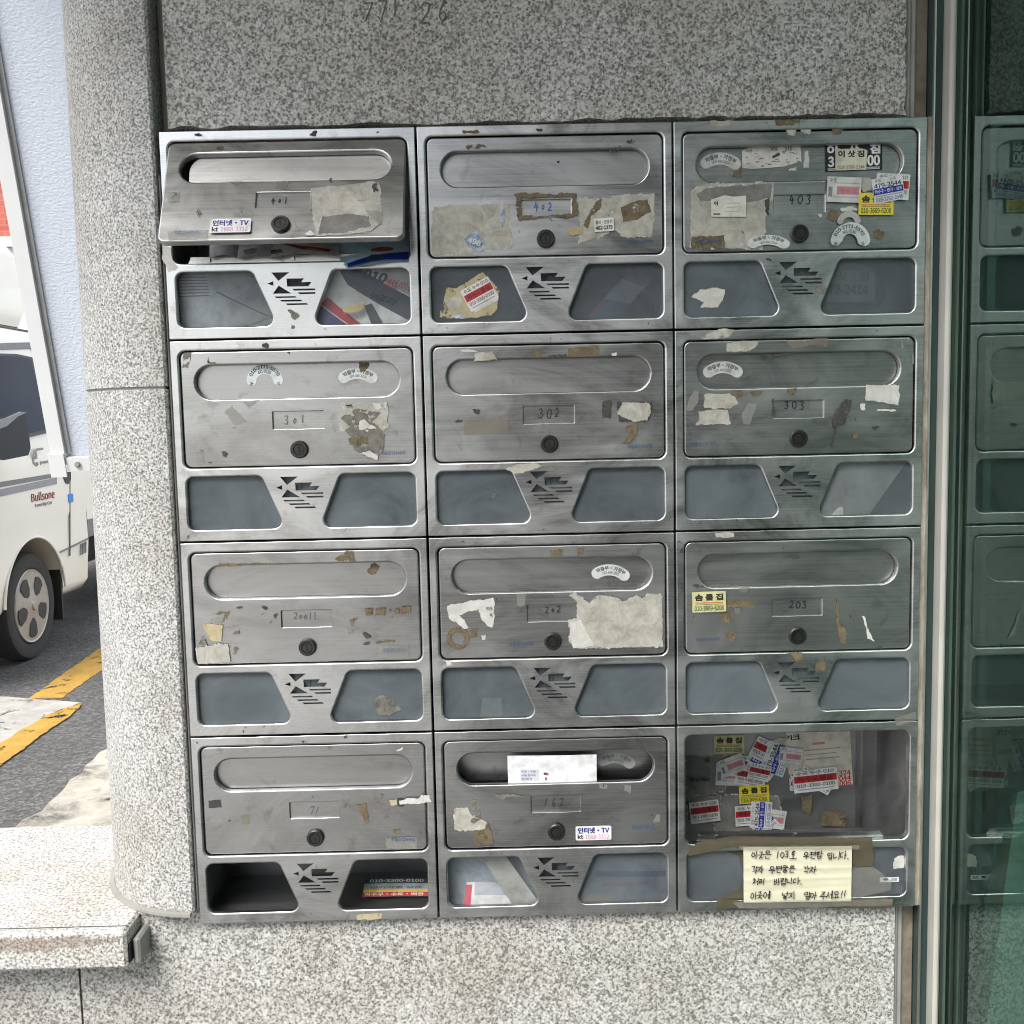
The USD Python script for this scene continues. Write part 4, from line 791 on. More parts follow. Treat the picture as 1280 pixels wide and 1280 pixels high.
b_ = BOX['202']; Z = ZOOM['202']; rc = b_['d'].uv(Z[0] + 160 / Z[2], Z[1] + 520 / Z[2]); h_ = b_['dec']['d'].step()
obj('glue_ring', slab(Point(*rc).buffer(.0150).difference(Point(*rc).buffer(.0080)), b_['d'], h_ - .0001, h_), 'glue_brown', b_['t'])
P('202', 'd', 'paper_white', 'paper_scrap', [(268, 503), (290, 500), (290, 522), (272, 526)])
P('202', 'd', 'film_grey', 'tape_mark', [(435, 312), (480, 308), (475, 362), (440, 364)])
P('202', 'd', 'paper_old', 'paper_remnant', [(686, 318), (706, 303), (730, 320), (780, 357), (822, 316), (880, 325), (940, 347), (1002, 316), (1030, 332), (1050, 310), (1115, 310), (1120, 440), (1122, 555), (900, 560), (705, 564), (684, 520), (680, 432), (722, 424), (722, 342)])
P('202', 'd', 'paper_white', 'paper_remnant', [(688, 442), (735, 430), (770, 500), (802, 556), (705, 563), (686, 520)])
P('202', 'f', 'paper_white', 'paper_scrap', [(106, 630), (125, 625), (128, 646), (110, 650)])
P('203', 'f', 'paper_old', 'paper_scrap', [(240, 62), (290, 54), (332, 58), (328, 80), (280, 86), (248, 84)])
P('203', 'f', 'glue_dark', 'glue_mark', [(60, 98), (85, 102), (84, 112)], [(72, 152), (84, 125), (90, 140), (84, 156)])
P('203', 'd', 'glue_brown', 'glue_stain', [(285, 378), (395, 372), (426, 398), (424, 412), (340, 408), (290, 412)], [(266, 440), (300, 416), (330, 450), (320, 485), (288, 490), (266, 465)], [(280, 540), (310, 520), (338, 535), (335, 565), (308, 572), (292, 555)], [(808, 365), (818, 370), (824, 488), (856, 512), (860, 575), (830, 582), (812, 500)])
P('203', 'd', 'glue_dark', 'glue_mark', [(598, 170), (636, 172), (634, 182), (604, 184)], [(132, 308), (155, 302), (188, 312), (150, 318)], [(1005, 594), (1028, 596), (1015, 612)], [(868, 440), (880, 450), (874, 462)], [(545, 130), (566, 127), (560, 136)])
P('203', 'd', 'film_smear', 'glue_mark', [(330, 412), (356, 412), (352, 440), (332, 440)], [(335, 320), (410, 312), (370, 345)])
P('203', 'd', 'paper_white', 'paper_scrap', [(930, 450), (944, 456), (955, 508), (988, 572), (952, 555), (946, 500)], [(1005, 298), (1028, 298), (1022, 308)])
P('203', 'f', 'glue_brown', 'tape_scrap', [(580, 622), (648, 622), (656, 650), (626, 666)], [(713, 662), (755, 645), (761, 705), (712, 709)])
P('101', 'd', 'tape_black', 'tape_scrap', [(115, 380), (172, 375), (178, 410), (118, 415)], [(1003, 367), (1030, 366), (1036, 405), (1006, 406)], amp=.4)
P('101', 'd', 'film_smear', 'tape_mark', [(268, 452), (310, 448), (308, 490), (276, 495)], amp=.4)
P('101', 'd', 'glue_brown', 'glue_stain', [(805, 400), (860, 392), (872, 480), (860, 490), (828, 432)], [(985, 516), (1020, 513), (1005, 540)])
P('101', 'd', 'tan_bits', 'tape_scrap', [(965, 376), (1003, 373), (1003, 397), (972, 398)])
P('101', 'd', 'paper_white', 'paper_scrap', [(1000, 142), (1035, 125), (1030, 136), (1005, 146)])
P('101', 'd', 'film_grey', 'tape_mark', [(955, 552), (1095, 548), (1098, 602), (955, 604)])
P('101', 'd', 'glue_grey', 'glue_mark', [(672, 120), (700, 118), (690, 138)], [(208, 470), (225, 472), (215, 480)], [(922, 348), (940, 350), (930, 376)])
P('101', 'f', 'glue_dark', 'glue_mark', [(752, 72), (768, 68), (765, 85), (756, 84)], [(555, 100), (568, 96), (562, 108)])
P('101', 'f', 'tan_bits', 'tape_scrap', [(815, 912), (935, 905), (930, 936), (818, 940)])
P('101', 'f', 'paper_white', 'torn_strip', [(1012, 378), (1060, 366), (1102, 368), (1120, 350), (1155, 351), (1162, 386), (1100, 394), (1015, 396)])
P('102', 'd', 'paper_old', 'paper_remnant', [(143, 456), (200, 450), (226, 490), (255, 500), (292, 528), (285, 560), (200, 556), (145, 552)])
P('102', 'd', 'glue_grey', 'glue_stain', [(224, 415), (246, 410), (240, 460), (226, 462)], [(218, 512), (262, 456), (270, 498), (235, 525)], [(335, 385), (490, 388), (490, 402), (400, 400), (372, 412), (338, 395)], [(1078, 505), (1090, 480), (1112, 475), (1110, 512), (1085, 540)])
P('102', 'd', 'glue_brown', 'glue_stain', [(240, 562), (290, 540), (302, 520), (332, 615), (280, 622), (240, 618)])
P('102', 'd', 'film_grey', 'tape_mark', [(935, 335), (975, 345), (970, 382), (945, 370)], [(820, 335), (862, 340), (860, 360), (825, 356)])
P('102', 'f', 'glue_brown', 'glue_mark', [(358, 658), (374, 656), (372, 672), (360, 672)])

# ---- small nicks, specks and hairline scratches, different on every door
plain('scratch_pale', (0.55, 0.55, 0.54), .4, .6)
for num in BOX:
    rr = random.Random(int(num) * 7); b = BOX[num]
    if num == '103': continue
    for k in range(9):
        s_ = 'd' if k < 6 else 'f'; x, y = (rr.uniform(18, 300), rr.uniform(78, 158)) if s_ == 'd' else (rr.uniform(8, 312), rr.choice((rr.uniform(2, 9), rr.uniform(245, 254))))
        L0, a = (rr.uniform(6, 34), rr.uniform(-1.2, 1.2)) if k < 3 else (rr.uniform(.8, 2.6), rr.uniform(0, 3)); w_ = .22 if k < 3 else rr.uniform(.5, 1.2)
        p0 = np.array([x, -y]); p1 = p0 + L0 * np.array([math.cos(a), math.sin(a)]); mid = (p0 + p1) / 2 + np.array([rr.uniform(-1, 1), rr.uniform(-1, 1)]) * L0 * .08
        if not (14 < p1[0] < 305 and -160 < p1[1] < -78) and s_ == 'd': continue
        g = affinity.scale(LineString([p0, mid, p1]).buffer(w_ / 2, quad_segs=2), .001, .001, origin=(0, 0)); h_ = b['dec'][s_].step()
        obj('scratch' if k < 3 else 'speck', slab(g, b[s_], h_ - .0001, h_), ('scratch_pale' if k % 2 else 'glue_dark') if k < 3 else 'tape_black', b['t'])

# ---- handwritten numbers
N('401', 600, 395, '4o1', 8); N('402', 600, 420, '4o2', 9, mat='ink_blue'); N('403', 605, 425, '403', 11, 1.0)
N('301', 630, 432, '3o1', 11, .9, mat='ink_grey'); N('302', 622, 402, '302', 11, 1.0, mat='ink'); N('303', 612, 402, '303', 10, 1.0)
N('201', 605, 415, '2oo11', 9, 1.0, .9, 'ink_grey'); N('202', 605, 383, '2o2', 8); N('203', 628, 398, '203', 10, 1.3, 1.1)
N('101', 615, 425, '7/', 11, 1.2, .8, 'ink_grey'); N('102', 612, 425, '/62', 11, .9)
N('401', 245, 452, '4', 9, .8, 1, 'ink_grey', s='d'); N('401', 135, 378, '7', 9, .7, 1, 'ink_grey', s='d', ang=-20)

# ---- stickers and cards
C('401', 'd', 387, 512, 0, s_internet()); C('401', 'd', 192, 540, 0, s_label_line(), .95, name='printed_line')
C('402', 'd', 870, 503, 3, s_key()); C('402', 'd', 1030, 577, 1, s_label_line(), .95, name='printed_line')
C('402', 'p', 330, 825, 27, s_faded(), .8); C('402', 'p', 318, 810, 27, s_redband(40), 1.0, 'faded pink and white card stuck askew on the pane')
C('403', 's', 252, 243, -3, s_fan(), 1.0); C('403', 's', 476, 235, 2, s_newsprint(), 1.0); C('403', 's', 842, 238, 1, s_black(), 1.0, 'black card with large white lettering'); C('403', 's', 830, 247, 0, s_cream(), .95)
C('403', 'd', 285, 458, 0, ((Polygon([(-22, 9), (-5, 14), (6, 12), (22, 13), (22, -13), (-22, -12)]), (.62, .61, .55)), [(txt('이', 5, 5, -16, 4, 2), BLACK), (rect(9, 2.4, -15, -9), (.15, .15, .15)), (rect(16, 1, 6, 4), (.4, .38, .3)), (rect(12, 1, 4, -1), (.45, .4, .2)), (rect(18, .8, 4, -6), (.4, .38, .33))]), 1.0); C('403', 'd', 195, 612, 0, s_label_line(), 1.0, name='printed_line')
(fb, fc), e = s_fan(1.12); C('403', 'd', 462, 603, -2, ((affinity.scale(fb, 1.05, .8), fc), [(affinity.scale(x, 1, .8), c) for x, c in e]), 1.0)
C('403', 'd', 818, 512, 0, (arc_band(12, 8, 75, -6), (.40, .40, .38)), .95); 
C('403', 'd', 832, 572, -6, (arc_band(17.5, 13, 80, -12), (.62, .63, .62)), 1.0); C('403', 'd', 818, 575, 0, s_arch(.9), .98)
C('403', 'd', 795, 384, -3, s_faded(), 1.0); C('403', 'd', 937, 447, -1, s_yellow(), 1.0, 'bright yellow card with black lettering')
C('403', 'd', 1010, 370, -4, s_redband(40), 1.05); C('403', 'd', 990, 382, 9, s_drain(), .95, 'white card with a blue band')
C('403', 'i', 800, 810, 0, (rrect(80, 40, 1), (.30, .31, .32)), 1.0, name='leaflet'); C('403', 'i', 840, 800, -1, (None, [(txt('삿', 12, 11, -14, 10, 1), (.09, .09, .10)), (txt('점', 12, 11, 14, 10, 1), (.09, .09, .10)), (txt('77-2414', 52, 13, -6, -7, 2), (.09, .09, .10))]), 1.0, name='printed_line')
C('301', 's', 492, 212, 0, s_arch(1.15), .98); C('301', 's', 932, 212, -2, s_fan(1.15), .98); P('301', 's', 'glue_brown', 'tape_scrap', [(935, 166), (985, 165), (982, 180), (960, 205), (938, 205)])
C('301', 'd', 1095, 588, 0, s_label_line(), 1.0, name='printed_line'); C('302', 'd', 1050, 555, 2, s_label_line(), 1.0, name='printed_line')
C('303', 's', 277, 222, -1, s_fan(.95), 1.0); C('303', 'd', 182, 582, 2, s_label_line(), 1.0, name='printed_line')
C('201', 'd', 1030, 570, -1, s_label_line(), 1.0, name='printed_line'); C('202', 's', 880, 197, -6, s_fan(1.12), .98); C('202', 'd', 457, 545, 1, s_label_line(), 1.0, name='printed_line')
C('203', 'd', 210, 383, 1, s_yellow(False), 1.0, 'pale yellow card with black lettering'); C('203', 'd', 202, 560, 1, s_label_line(), 1.0, name='printed_line')
C('101', 'd', 1030, 558, -1, s_label_line(), 1.0, name='printed_line'); C('102', 's', 907, 215, -7, s_fan(.85, (.24, .24, .23)), 1.0); C('102', 'd', 797, 566, 0, s_internet(), .97); C('102', 'd', 1030, 542, 1, s_label_line(), 1.0, name='printed_line')
# bits of print on the torn scraps
C('202', 'd', 305, 375, 4, (None, [(txt('010', 8, 4, 0, 0), BLACK), (txt('과', 4, 5, 2, -10), BLACK)]), .9, name='printed_line'); C('301', 'd', 890, 366, 3, (None, [(rect(8, 1.8, 0, .6), BLACK)]), 1.0, name='printed_line')
C('301', 'd', 1045, 362, 0, (None, [(txt('신', 4, 4, 0, 0), (.2, .2, .2))]), 1.0, name='printed_line'); C('402', 'd', 295, 578, -20, (None, [(txt('498', 17, 7, 0, 0, 2), (.6, .62, .62))]), 1.0, name='printed_line')

# ---- 103: stickers and torn papers on its back wall
B103 = '103'
P(B103, 'b', 'paper_dark', 'paper_remnant', [(98, 190), (180, 200), (255, 185), (285, 215), (268, 300), (272, 350), (180, 365), (100, 372)], [(235, 372), (380, 365), (505, 375), (522, 440), (520, 500), (545, 535), (400, 545), (225, 545), (222, 480)], [(100, 385), (250, 372), (245, 470), (180, 488), (105, 480)])
P(B103, 'b', 'paper_old', 'paper_remnant', [(460, 130), (600, 100), (815, 84), (818, 200), (812, 260), (700, 262), (560, 250), (470, 190)], amp=.6)
C(B103, 'b', 690, 205, 4, ((rrect(82, 76, .5), (.58, .55, .48)), [(txt('크', 10, 7, -28, 31, 2), (.03, .03, .03)), (txt('기', 9, 7, -38, 31, 2), (.03, .03, .03)), (rect(16, 3, 0, 20), (.45, .2, .18)), (rect(48, 1.2, 4, 12), (.28, .27, .24)), (rect(40, 1.2, 2, 6), (.28, .27, .24)), (rect(44, 1.2, 4, 0), (.28, .27, .24)), (txt('324', 15, 7, 31, -22, 1), RED), (txt('044', 15, 7, 31, -29, 1), RED), (txt('006', 15, 7, 31, -35.5, 1), RED), (txt('LE', 7, 5.5, -37, -20, 1), RED), (txt('4', 5, 6, -37, -27, 1), RED), (txt('01', 7, 5.5, -37, -34, 1), RED)]), 1.0, 'large stained leaflet with red figures', 'leaflet')
C(B103, 'b', 288, 142, -1, s_yellow(False), .88); C(B103, 'b', 300, 275, -3, s_faded(), .95); C(B103, 'b', 365, 240, -6, s_redband(44), .95); C(B103, 'b', 385, 285, -12, s_redband(46), .85)
C(B103, 'b', 440, 230, -32, s_drain(), .9); C(B103, 'b', 462, 178, -28, s_redband(46), .95); C(B103, 'b', 497, 205, 70, s_drain(), 1.0, 'white card with a blue band turned on its side')
C(B103, 'b', 398, 362, 2, s_yellow(), .88); C(B103, 'b', 382, 455, 3, s_redband(44), .9); C(B103, 'b', 478, 470, -10, s_faded(), .8); C(B103, 'b', 440, 492, 40, s_drain(), .75); C(B103, 'b', 428, 452, 86, s_drain(), .85)
C(B103, 'b', 178, 438, 6, s_redband(40), .95); C(B103, 'b', 642, 290, -32, s_redband(40), .75); C(B103, 'b', 560, 190, -8, s_faded(), .7); C(B103, 'b', 300, 232, 20, s_faded(), .75); C(B103, 'b', 420, 262, -14, s_redband(40), .7); C(B103, 'b', 600, 312, -4, s_drain(), .6); C(B103, 'b', 705, 320, -30, s_redband(36), .6); C(B103, 'b', 668, 296, 5, s_redband(58), .98, 'white card with a broad red band')
P(B103, 'b', 'glue_brown', 'glue_stain', [(605, 370), (650, 360), (655, 420), (640, 450), (608, 430)], [(690, 440), (760, 425), (805, 450), (800, 500), (690, 498)])
P(B103, 'b', 'glue_dark', 'glue_mark', [(178, 200), (195, 195), (200, 215), (182, 220)], [(110, 290), (200, 285), (200, 297), (112, 300)])
B = BOX[B103]
obj('inner_fold', bx(.640 + .2865, .640 + .2895, .120, .139, ZB + .004, ZB + .25), 'steel_flap', B['t'])
P(B103, 'p', 'tape_brown', 'brown_tape', [(104, 612), (235, 605), (330, 640), (348, 700), (350, 742), (330, 790), (242, 832), (240, 858), (270, 852), (345, 845), (352, 600), (110, 605)], amp=.4)
BT = Surf(B['f'].p); 
P(B103, 'f', 'tape_brown', 'brown_tape', [(150, 578), (300, 552), (925, 558), (930, 684), (830, 690), (828, 600), (345, 605), (300, 600), (110, 640), (108, 612)], amp=.4)
P(B103, 'f', 'tape_brown', 'brown_tape', [(235, 826), (345, 838), (830, 836), (1015, 826), (1010, 872), (240, 870)], amp=.4)
P(B103, 'f', 'tape_clear', 'clear_tape', [(830, 690), (930, 686), (1012, 752), (1005, 790), (830, 834)], amp=.3)
P(B103, 'p', 'paper_white', 'paper_scrap', [(1022, 652), (1045, 638), (1066, 640), (1065, 692), (1018, 696)]); C(B103, 'p', 1001, 744, 0, ((rrect(26, 7, 1.2), (.62, .64, .65)), [(affinity.scale(Point(-5, .4).buffer(2.2), 1.6, .8), BLACK), (txt('고장', 9, 4, 6, 0, 1), (.05, .06, .09))]), 1.0)
bf = BOX['203']; P('203', 'f', 'tape_clear', 'clear_tape', [(1083, 930), (1180, 900), (1188, 940), (1090, 968)], amp=.3)

# ---- the handwritten note taped over 103
nt = thing('handwritten_note', 'cream handwritten paper note taped below the doorless mailbox opening', 'note')
Z = ZOOM[B103]; nd = Decals(); nd.h = .0034
NS = Surf(B['f'].p)
cor = [NS.uv(Z[0] + x / Z[2], Z[1] + y / Z[2]) for x, y in ((352, 842), (828, 836), (832, 592), (350, 597))]
# a sheet with soft creases
nx, nz = 60, 34; vv = []
pr = np.random.RandomState(3)
for j in range(nz + 1):
    for i in range(nx + 1):
        a, b2 = i / nx, j / nz; p = (1 - b2) * ((1 - a) * cor[0] + a * cor[1]) + b2 * ((1 - a) * cor[3] + a * cor[2])
        h = .0034 + .0012 * (meshkit.noise(np.array([a * 7, b2 * 4, 1.3]), 5) - .5) + .0010 * math.exp(-abs((b2 - .40 - .05 * a)) * 60) + .0010 * math.exp(-abs(b2 - .63 + .02 * a) * 60) + .0009 * math.exp(-abs((a - .55) - (.75 - b2) * 1.1) * 50) * (b2 > .55) - .0006 * math.exp(-abs(b2 - .18 - .1 * a) * 50)
        vv.append((p[0], p[1], h))
ff = []
for j in range(nz):
    for i in range(nx): q0 = j * (nx + 1) + i; ff += [(q0, q0 + 1, q0 + nx + 2), (q0, q0 + nx + 2, q0 + nx + 1)]
plain('note_paper', (0.66, 0.63, 0.47), .7, var=.07, scale=14)
obj('sheet', (NS.at(np.array(vv)), np.array(ff)), 'note_paper', nt, smooth=True)
def note_line(u, v, text, size, seed, adv=1.0, pen=1.05):
    size *= 1.15; adv *= .92; g = hand(text, size, pen, seed, adv, .07); b2 = g.bounds; g = affinity.translate(g, -b2[0], -(b2[1] + b2[3]) / 2); g = affinity.scale(g, .001, .001, origin=(0, 0)); c = NS.uv(Z[0] + u / Z[2], Z[1] + v / Z[2])
    g = affinity.translate(affinity.rotate(g, .5, origin=(0, 0)), *c); obj('handwriting', slab(g, NS, .0058, .0060), 'ink', nt)
for u, v, s_, sz, sd_, ad in ((382, 628, '이곳은', 8.5, 11, .95), (495, 628, '103호', 8.8, 12, 1.0), (612, 628, '우편함', 8.8, 13, .98), (718, 630, '입니다.', 8.8, 14, .95), (384, 692, '각자', 8.5, 15, .98), (458, 693, '우편물은', 8.8, 16, .98), (614, 692, '각자', 8.8, 17, 1.0),
                             (388, 745, '처리', 8.5, 18, .98), (482, 746, '바랍니다.', 8.6, 19, .98), (378, 806, '이곳에', 8.8, 20, .95), (518, 808, '넣지', 8.8, 21, 1.0), (616, 808, '말아', 8.6, 22, .98), (684, 806, '주세요!!', 8.8, 23, 1.0)):
    note_line(u, v, s_, sz, sd_, ad)
obj('tape', cat([slab(ragged([NS.uv(Z[0] + x / Z[2], Z[1] + y / Z[2]) for x, y in q], .004, .0006, i), NS, .0062, .0063) for i, q in enumerate(([(300, 836), (1010, 820), (1008, 850), (330, 864)], [(330, 588), (860, 583), (862, 600), (332, 604)]))]), 'tape_clear', nt)

# ---- letters and leaflets
def sheet(name, label, cat_, corners, thick=.0012, mat='print', color=(.75, .75, .76), prints=(), bulge=0.004, group=None):
    """A paper with its four corners (lower left, lower right, upper right, upper left) in the place; prints: (4 fractions polygon, colour)."""
    c = [np.array(q) for q in corners]; t = thing(name, label, cat_, group, tuple(np.mean(c, 0)))
    def at(a, b, h=0):
        p = (1 - b) * ((1 - a) * c[0] + a * c[1]) + b * ((1 - a) * c[3] + a * c[2]); n = np.cross(c[1] - c[0], c[3] - c[0]); n /= np.linalg.norm(n)
        return p + n * (bulge * math.sin(math.pi * a) + h)
    def grid(poly, h):
        m = []
        for p in polys(poly):
            v, f = trimesh.creation.triangulate_polygon(p, engine='earcut'); v, f = trimesh.remesh.subdivide_to_size(np.c_[v, np.zeros(len(v))], f, .09, 12); m.append(trimesh.Trimesh([at(x, y, h) for x, y, _ in v], f, process=False))
        return cat(m) if m else None
    lay = [(grid(sbox(0, 0, 1, 1), 0), color), (grid(sbox(0, 0, 1, 1), -thick), color)]
    for i, (p, col) in enumerate(prints):
        g = grid((p if not isinstance(p, (list, tuple)) else Polygon(p)).intersection(sbox(0, 0, 1, 1)), .0002 + .0001 * i)
        if g is not None: lay.append((g, col))
    tinted('paper', lay, t); return t
def fr_txt(text, w, h, x, y, bold=1, ang=0): return affinity.rotate(txt(text, w, h, x, y, bold), ang, origin=(x, y))
Z2 = ZOOM['102']
q = [hy(Z2[0] + x / Z2[2], Z2[1] + y / Z2[2], yy_) for x, y, yy_ in ((399, 420, .009), (815, 412, .009), (812, 201, .006), (392, 207, .006))]
sheet('envelope', 'white window envelope standing in the slot of the bottom middle mailbox', 'envelope', q, .001, color=(.78, .78, .82), bulge=.001, prints=[
    (sbox(.14, .46, .345, .70), (.60, .62, .70)), (sbox(.68, .44, .995, .80), (.84, .84, .87)), (Point(.425, .605).buffer(.026), (.04, .05, .12)), (Polygon([(.425, .605), (.455, .625), (.455, .575), (.43, .57)]), (.5, .1, .1)),
    (fr_txt('조달·우편', .16, .05, .23, .66, 0), (.15, .16, .25)), (fr_txt('서울 강서구', .16, .05, .23, .58, 0), (.15, .16, .25)), (fr_txt('우체국', .12, .05, .21, .50, 0), (.15, .16, .25)), (sbox(.415, .47, .435, .53), (.2, .2, .22))])
Z4 = ZOOM['401']
def q4(p): return [hy(Z4[0] + x / Z4[2], Z4[1] + y / Z4[2], d) for x, y, d in p]
sheet('leaflet', 'folded light blue leaflet with red emblem poking out under the open door', 'leaflet', q4([(908, 690, -.014), (1175, 655, -.004), (1185, 520, .070), (780, 560, .060)]), .003, color=(.45, .66, .78), prints=[
    (Polygon([(0, 0), (1, 0), (1, .24), (0.03, .10)]), (.015, .03, .30)), (Polygon([(.35, .02), (.58, .04), (.62, .14), (.45, .20), (.36, .14)]), (.02, .05, .10)), (affinity.scale(Point(.62, .33).buffer(.10), 1.6, .7), (.42, .05, .02)), (affinity.scale(Point(.62, .33).buffer(.06), 1.6, .7), (.25, .02, .01)), (fr_txt('우리동네', .24, .06, .62, .33, 2), (.6, .12, .05))])
sheet('flyer', 'white flyer with a red swoosh lying in the open top left mailbox', 'flyer', q4([(560, 642, -.008), (870, 642, -.004), (860, 520, .090), (470, 520, .090)]), .001, color=(.78, .78, .78), prints=[(Polygon([(.08, .5), (.5, .12), (.85, .10), (.9, .2), (.5, .25)]), (.50, .03, .03)), (Polygon([(.5, .12), (.75, .1), (.8, .15), (.6, .18)]), (.6, .35, .03)), (fr_txt('전단지', .16, .14, .12, .12, 2), (.03, .03, .03))])
sheet('flyer', 'plain white letter with small print at the left in the open mailbox', 'letter', q4([(415, 646, -.006), (600, 648, -.006), (640, 520, .085), (430, 520, .085)]), .0015, color=(.74, .74, .76), prints=[(fr_txt('부산광역시', .32, .10, .28, .16, 1), (.05, .05, .06)), (fr_txt('주민센터', .26, .08, .30, .06, 1), (.1, .1, .1))])
sheet('flyer', 'grey folded paper at the far left of the open top left mailbox', 'paper', q4([(292, 648, -.003), (425, 648, -.003), (440, 520, .085), (290, 520, .085)]), .001, color=(.50, .50, .53), prints=[(Polygon([(.25, 0), (.8, 0), (.75, 1), (.2, 1)]), (.62, .62, .66))])
I4 = BOX['401']['i']
q = q4([(760, 965, .016), (1190, 965, .018), (1190, 700, .022), (830, 690, .022)])
sheet('flyer', 'white flyer with dark band and red stripe behind the top left right-hand pane', 'flyer', q, .001, color=(.84, .84, .83), bulge=.002, prints=[(Polygon([(.12, .95), (.35, 1), (1, .52), (1, .12), (.25, .72)]), (.10, .11, .14)), (Polygon([(.35, 1), (1, 1), (1, .55)]), (.55, .55, .55)), (fr_txt('010', .30, .16, .56, .87, 2, -14), (.06, .07, .10)), (fr_txt('개업/이전', .36, .16, .85, .72, 1, -14), (.60, .16, .18)), (fr_txt('누조타', .34, .13, .68, .50, 2, -25), (.03, .035, .06)),
    (Polygon([(0, .40), (.05, .52), (.55, 0), (.42, 0)]), (.55, .04, .05)), (Polygon([(0, 0), (.40, 0), (0, .38)]), (.05, .06, .22)), (Polygon([(.48, .38), (.56, .42), (.72, .05), (.6, .02)]), (.10, .11, .12))])
q = q4([(120, 970, .018), (600, 965, .018), (480, 700, .024), (125, 705, .024)])
sheet('flyer', 'grey blue printed paper behind the left pane of the top left mailbox', 'flyer', q, .001, color=(.34, .37, .40), bulge=.002, prints=[(Polygon([(.02 + i * 0, .95 - i * .055), (.42, .93 - i * .05), (.42, .915 - i * .05), (.02, .93 - i * .055)]), (.10, .11, .13)) for i in range(8)] + [(Polygon([(.45, .3), (.95, .75), (.98, .2), (.6, 0)]), (.30, .32, .33)), (Polygon([(.5, .62), (.98, .18), (.99, .2), (.51, .64)]), (.10, .11, .12))])
Z40 = ZOOM['402']; q = [hy(Z40[0] + x / Z40[2], Z40[1] + y / Z40[2], d) for x, y, d in ((760, 945, .016), (900, 945, .016), (1090, 740, .022), (1000, 690, .022))]
sheet('leaflet', 'narrow blue and grey leaflet leaning behind the right pane of mailbox 402', 'leaflet', q, .001, color=(.16, .22, .34), bulge=.001, prints=[(Polygon([(0, .45), (1, .45), (1, .80), (0, .80)]), (.42, .42, .44)), (Polygon([(0, .86), (1, .86), (1, 1), (0, 1)]), (.25, .16, .13)), (Polygon([(0, .1), (.25, .1), (.25, .45), (0, .45)]), (.35, .10, .14))])
Z30 = ZOOM['303']; q = [hy(Z30[0] + x / Z30[2], Z30[1] + y / Z30[2], d) for x, y, d in ((690, 935, .011), (950, 935, .014), (1150, 655, .016), (790, 655, .012))]
sheet('letter', 'curled pale letter behind the right pane of mailbox 303', 'letter', q, .001, color=(.80, .77, .70), bulge=.004)
Z20 = ZOOM['202']; q = [hy(Z20[0] + x / Z20[2], Z20[1] + y / Z20[2], d) for x, y, d in ((262, 905, .011), (372, 905, .011), (365, 800, .014), (275, 800, .014))]
sheet('letter', 'small pale paper behind the left pane of mailbox 202', 'letter', q, .001, color=(.66, .64, .58), bulge=.001)
q = [hy(Z2[0] + x / Z2[2], Z2[1] + y / Z2[2], d) for x, y, d in ((185, 925, .012), (420, 925, .014), (400, 800, .030), (200, 800, .030))]
sheet('leaflet', 'white and red leaflet behind the left pane of the bottom middle mailbox', 'leaflet', q, .001, color=(.75, .74, .74), bulge=.002, prints=[(sbox(0, 0, .14, .9), (.60, .03, .07)), (sbox(.14, .0, 1, .12), (.45, .12, .14)), (sbox(.2, .5, .95, 1), (.45, .46, .50))])
q = [hy(Z2[0] + x / Z2[2], Z2[1] + y / Z2[2], d) for x, y, d in ((560, 920, .014), (430, 925, .014), (270, 680, .018), (380, 670, .018))]
q5 = [hy(Z2[0] + x / Z2[2], Z2[1] + y / Z2[2], d) for x, y, d in ((95, 930, .036), (560, 930, .036), (480, 670, .040), (95, 670, .040))]
sheet('letter', 'large pale blue letter filling the bottom middle left pane behind a red leaflet', 'letter', q5, .001, color=(.52, .58, .66), bulge=.003)
sheet('leaflet', 'grey paper strip slanting behind the left pane of the bottom middle mailbox', 'leaflet', q, .001, color=(.42, .41, .38), bulge=.001)
q = [hy(Z2[0] + x / Z2[2], Z2[1] + y / Z2[2], d) for x, y, d in ((730, 910, .012), (1150, 910, .012), (1150, 690, .016), (790, 690, .016))]
sheet('leaflet', 'dull leaflet with a brown strip behind the bottom middle right pane', 'leaflet', q, .001, color=(.28, .30, .34), bulge=.001, prints=[(Polygon([(.0, .02), (.35, .05), (.35, .25), (.0, .2)]), (.5, .32, .15)), (Polygon([(.2, .4), (.75, .45), (.75, .52), (.2, .5)]), (.36, .14, .12)), (sbox(.1, .62, 1, .74), (.06, .08, .22))])
Z1 = ZOOM['101']
zf = ZB + .0035
p0 = hy(Z1[0] + 838 / Z1[2], Z1[1] + 832 / Z1[2], .050); p1 = hy(Z1[0] + 1150 / Z1[2], Z1[1] + 828 / Z1[2], .050); p2 = hy(Z1[0] + 1150 / Z1[2], Z1[1] + 742 / Z1[2], .070); p3 = hy(Z1[0] + 855 / Z1[2], Z1[1] + 745 / Z1[2], .070)
sheet('leaflet', 'striped red and yellow leaflet lying in the paneless bottom left mailbox', 'leaflet', [p0, p1, p2, p3], .001, color=(.30, .32, .34), bulge=.001, prints=[(sbox(0, 0, 1, .22), (.42, .02, .03)), (sbox(0, .22, 1, .36), (.60, .42, .04)), (sbox(0, .70, 1, 1), (.03, .05, .05)), (fr_txt('하수구·수도·배관', .9, .17, .48, .11, 1), (.65, .6, .55)), (fr_txt('변기막힘 싱크', .8, .13, .5, .48, 1), (.12, .12, .14)), (fr_txt('010-3300-0100', .85, .16, .5, .84, 1), (.5, .55, .5))])

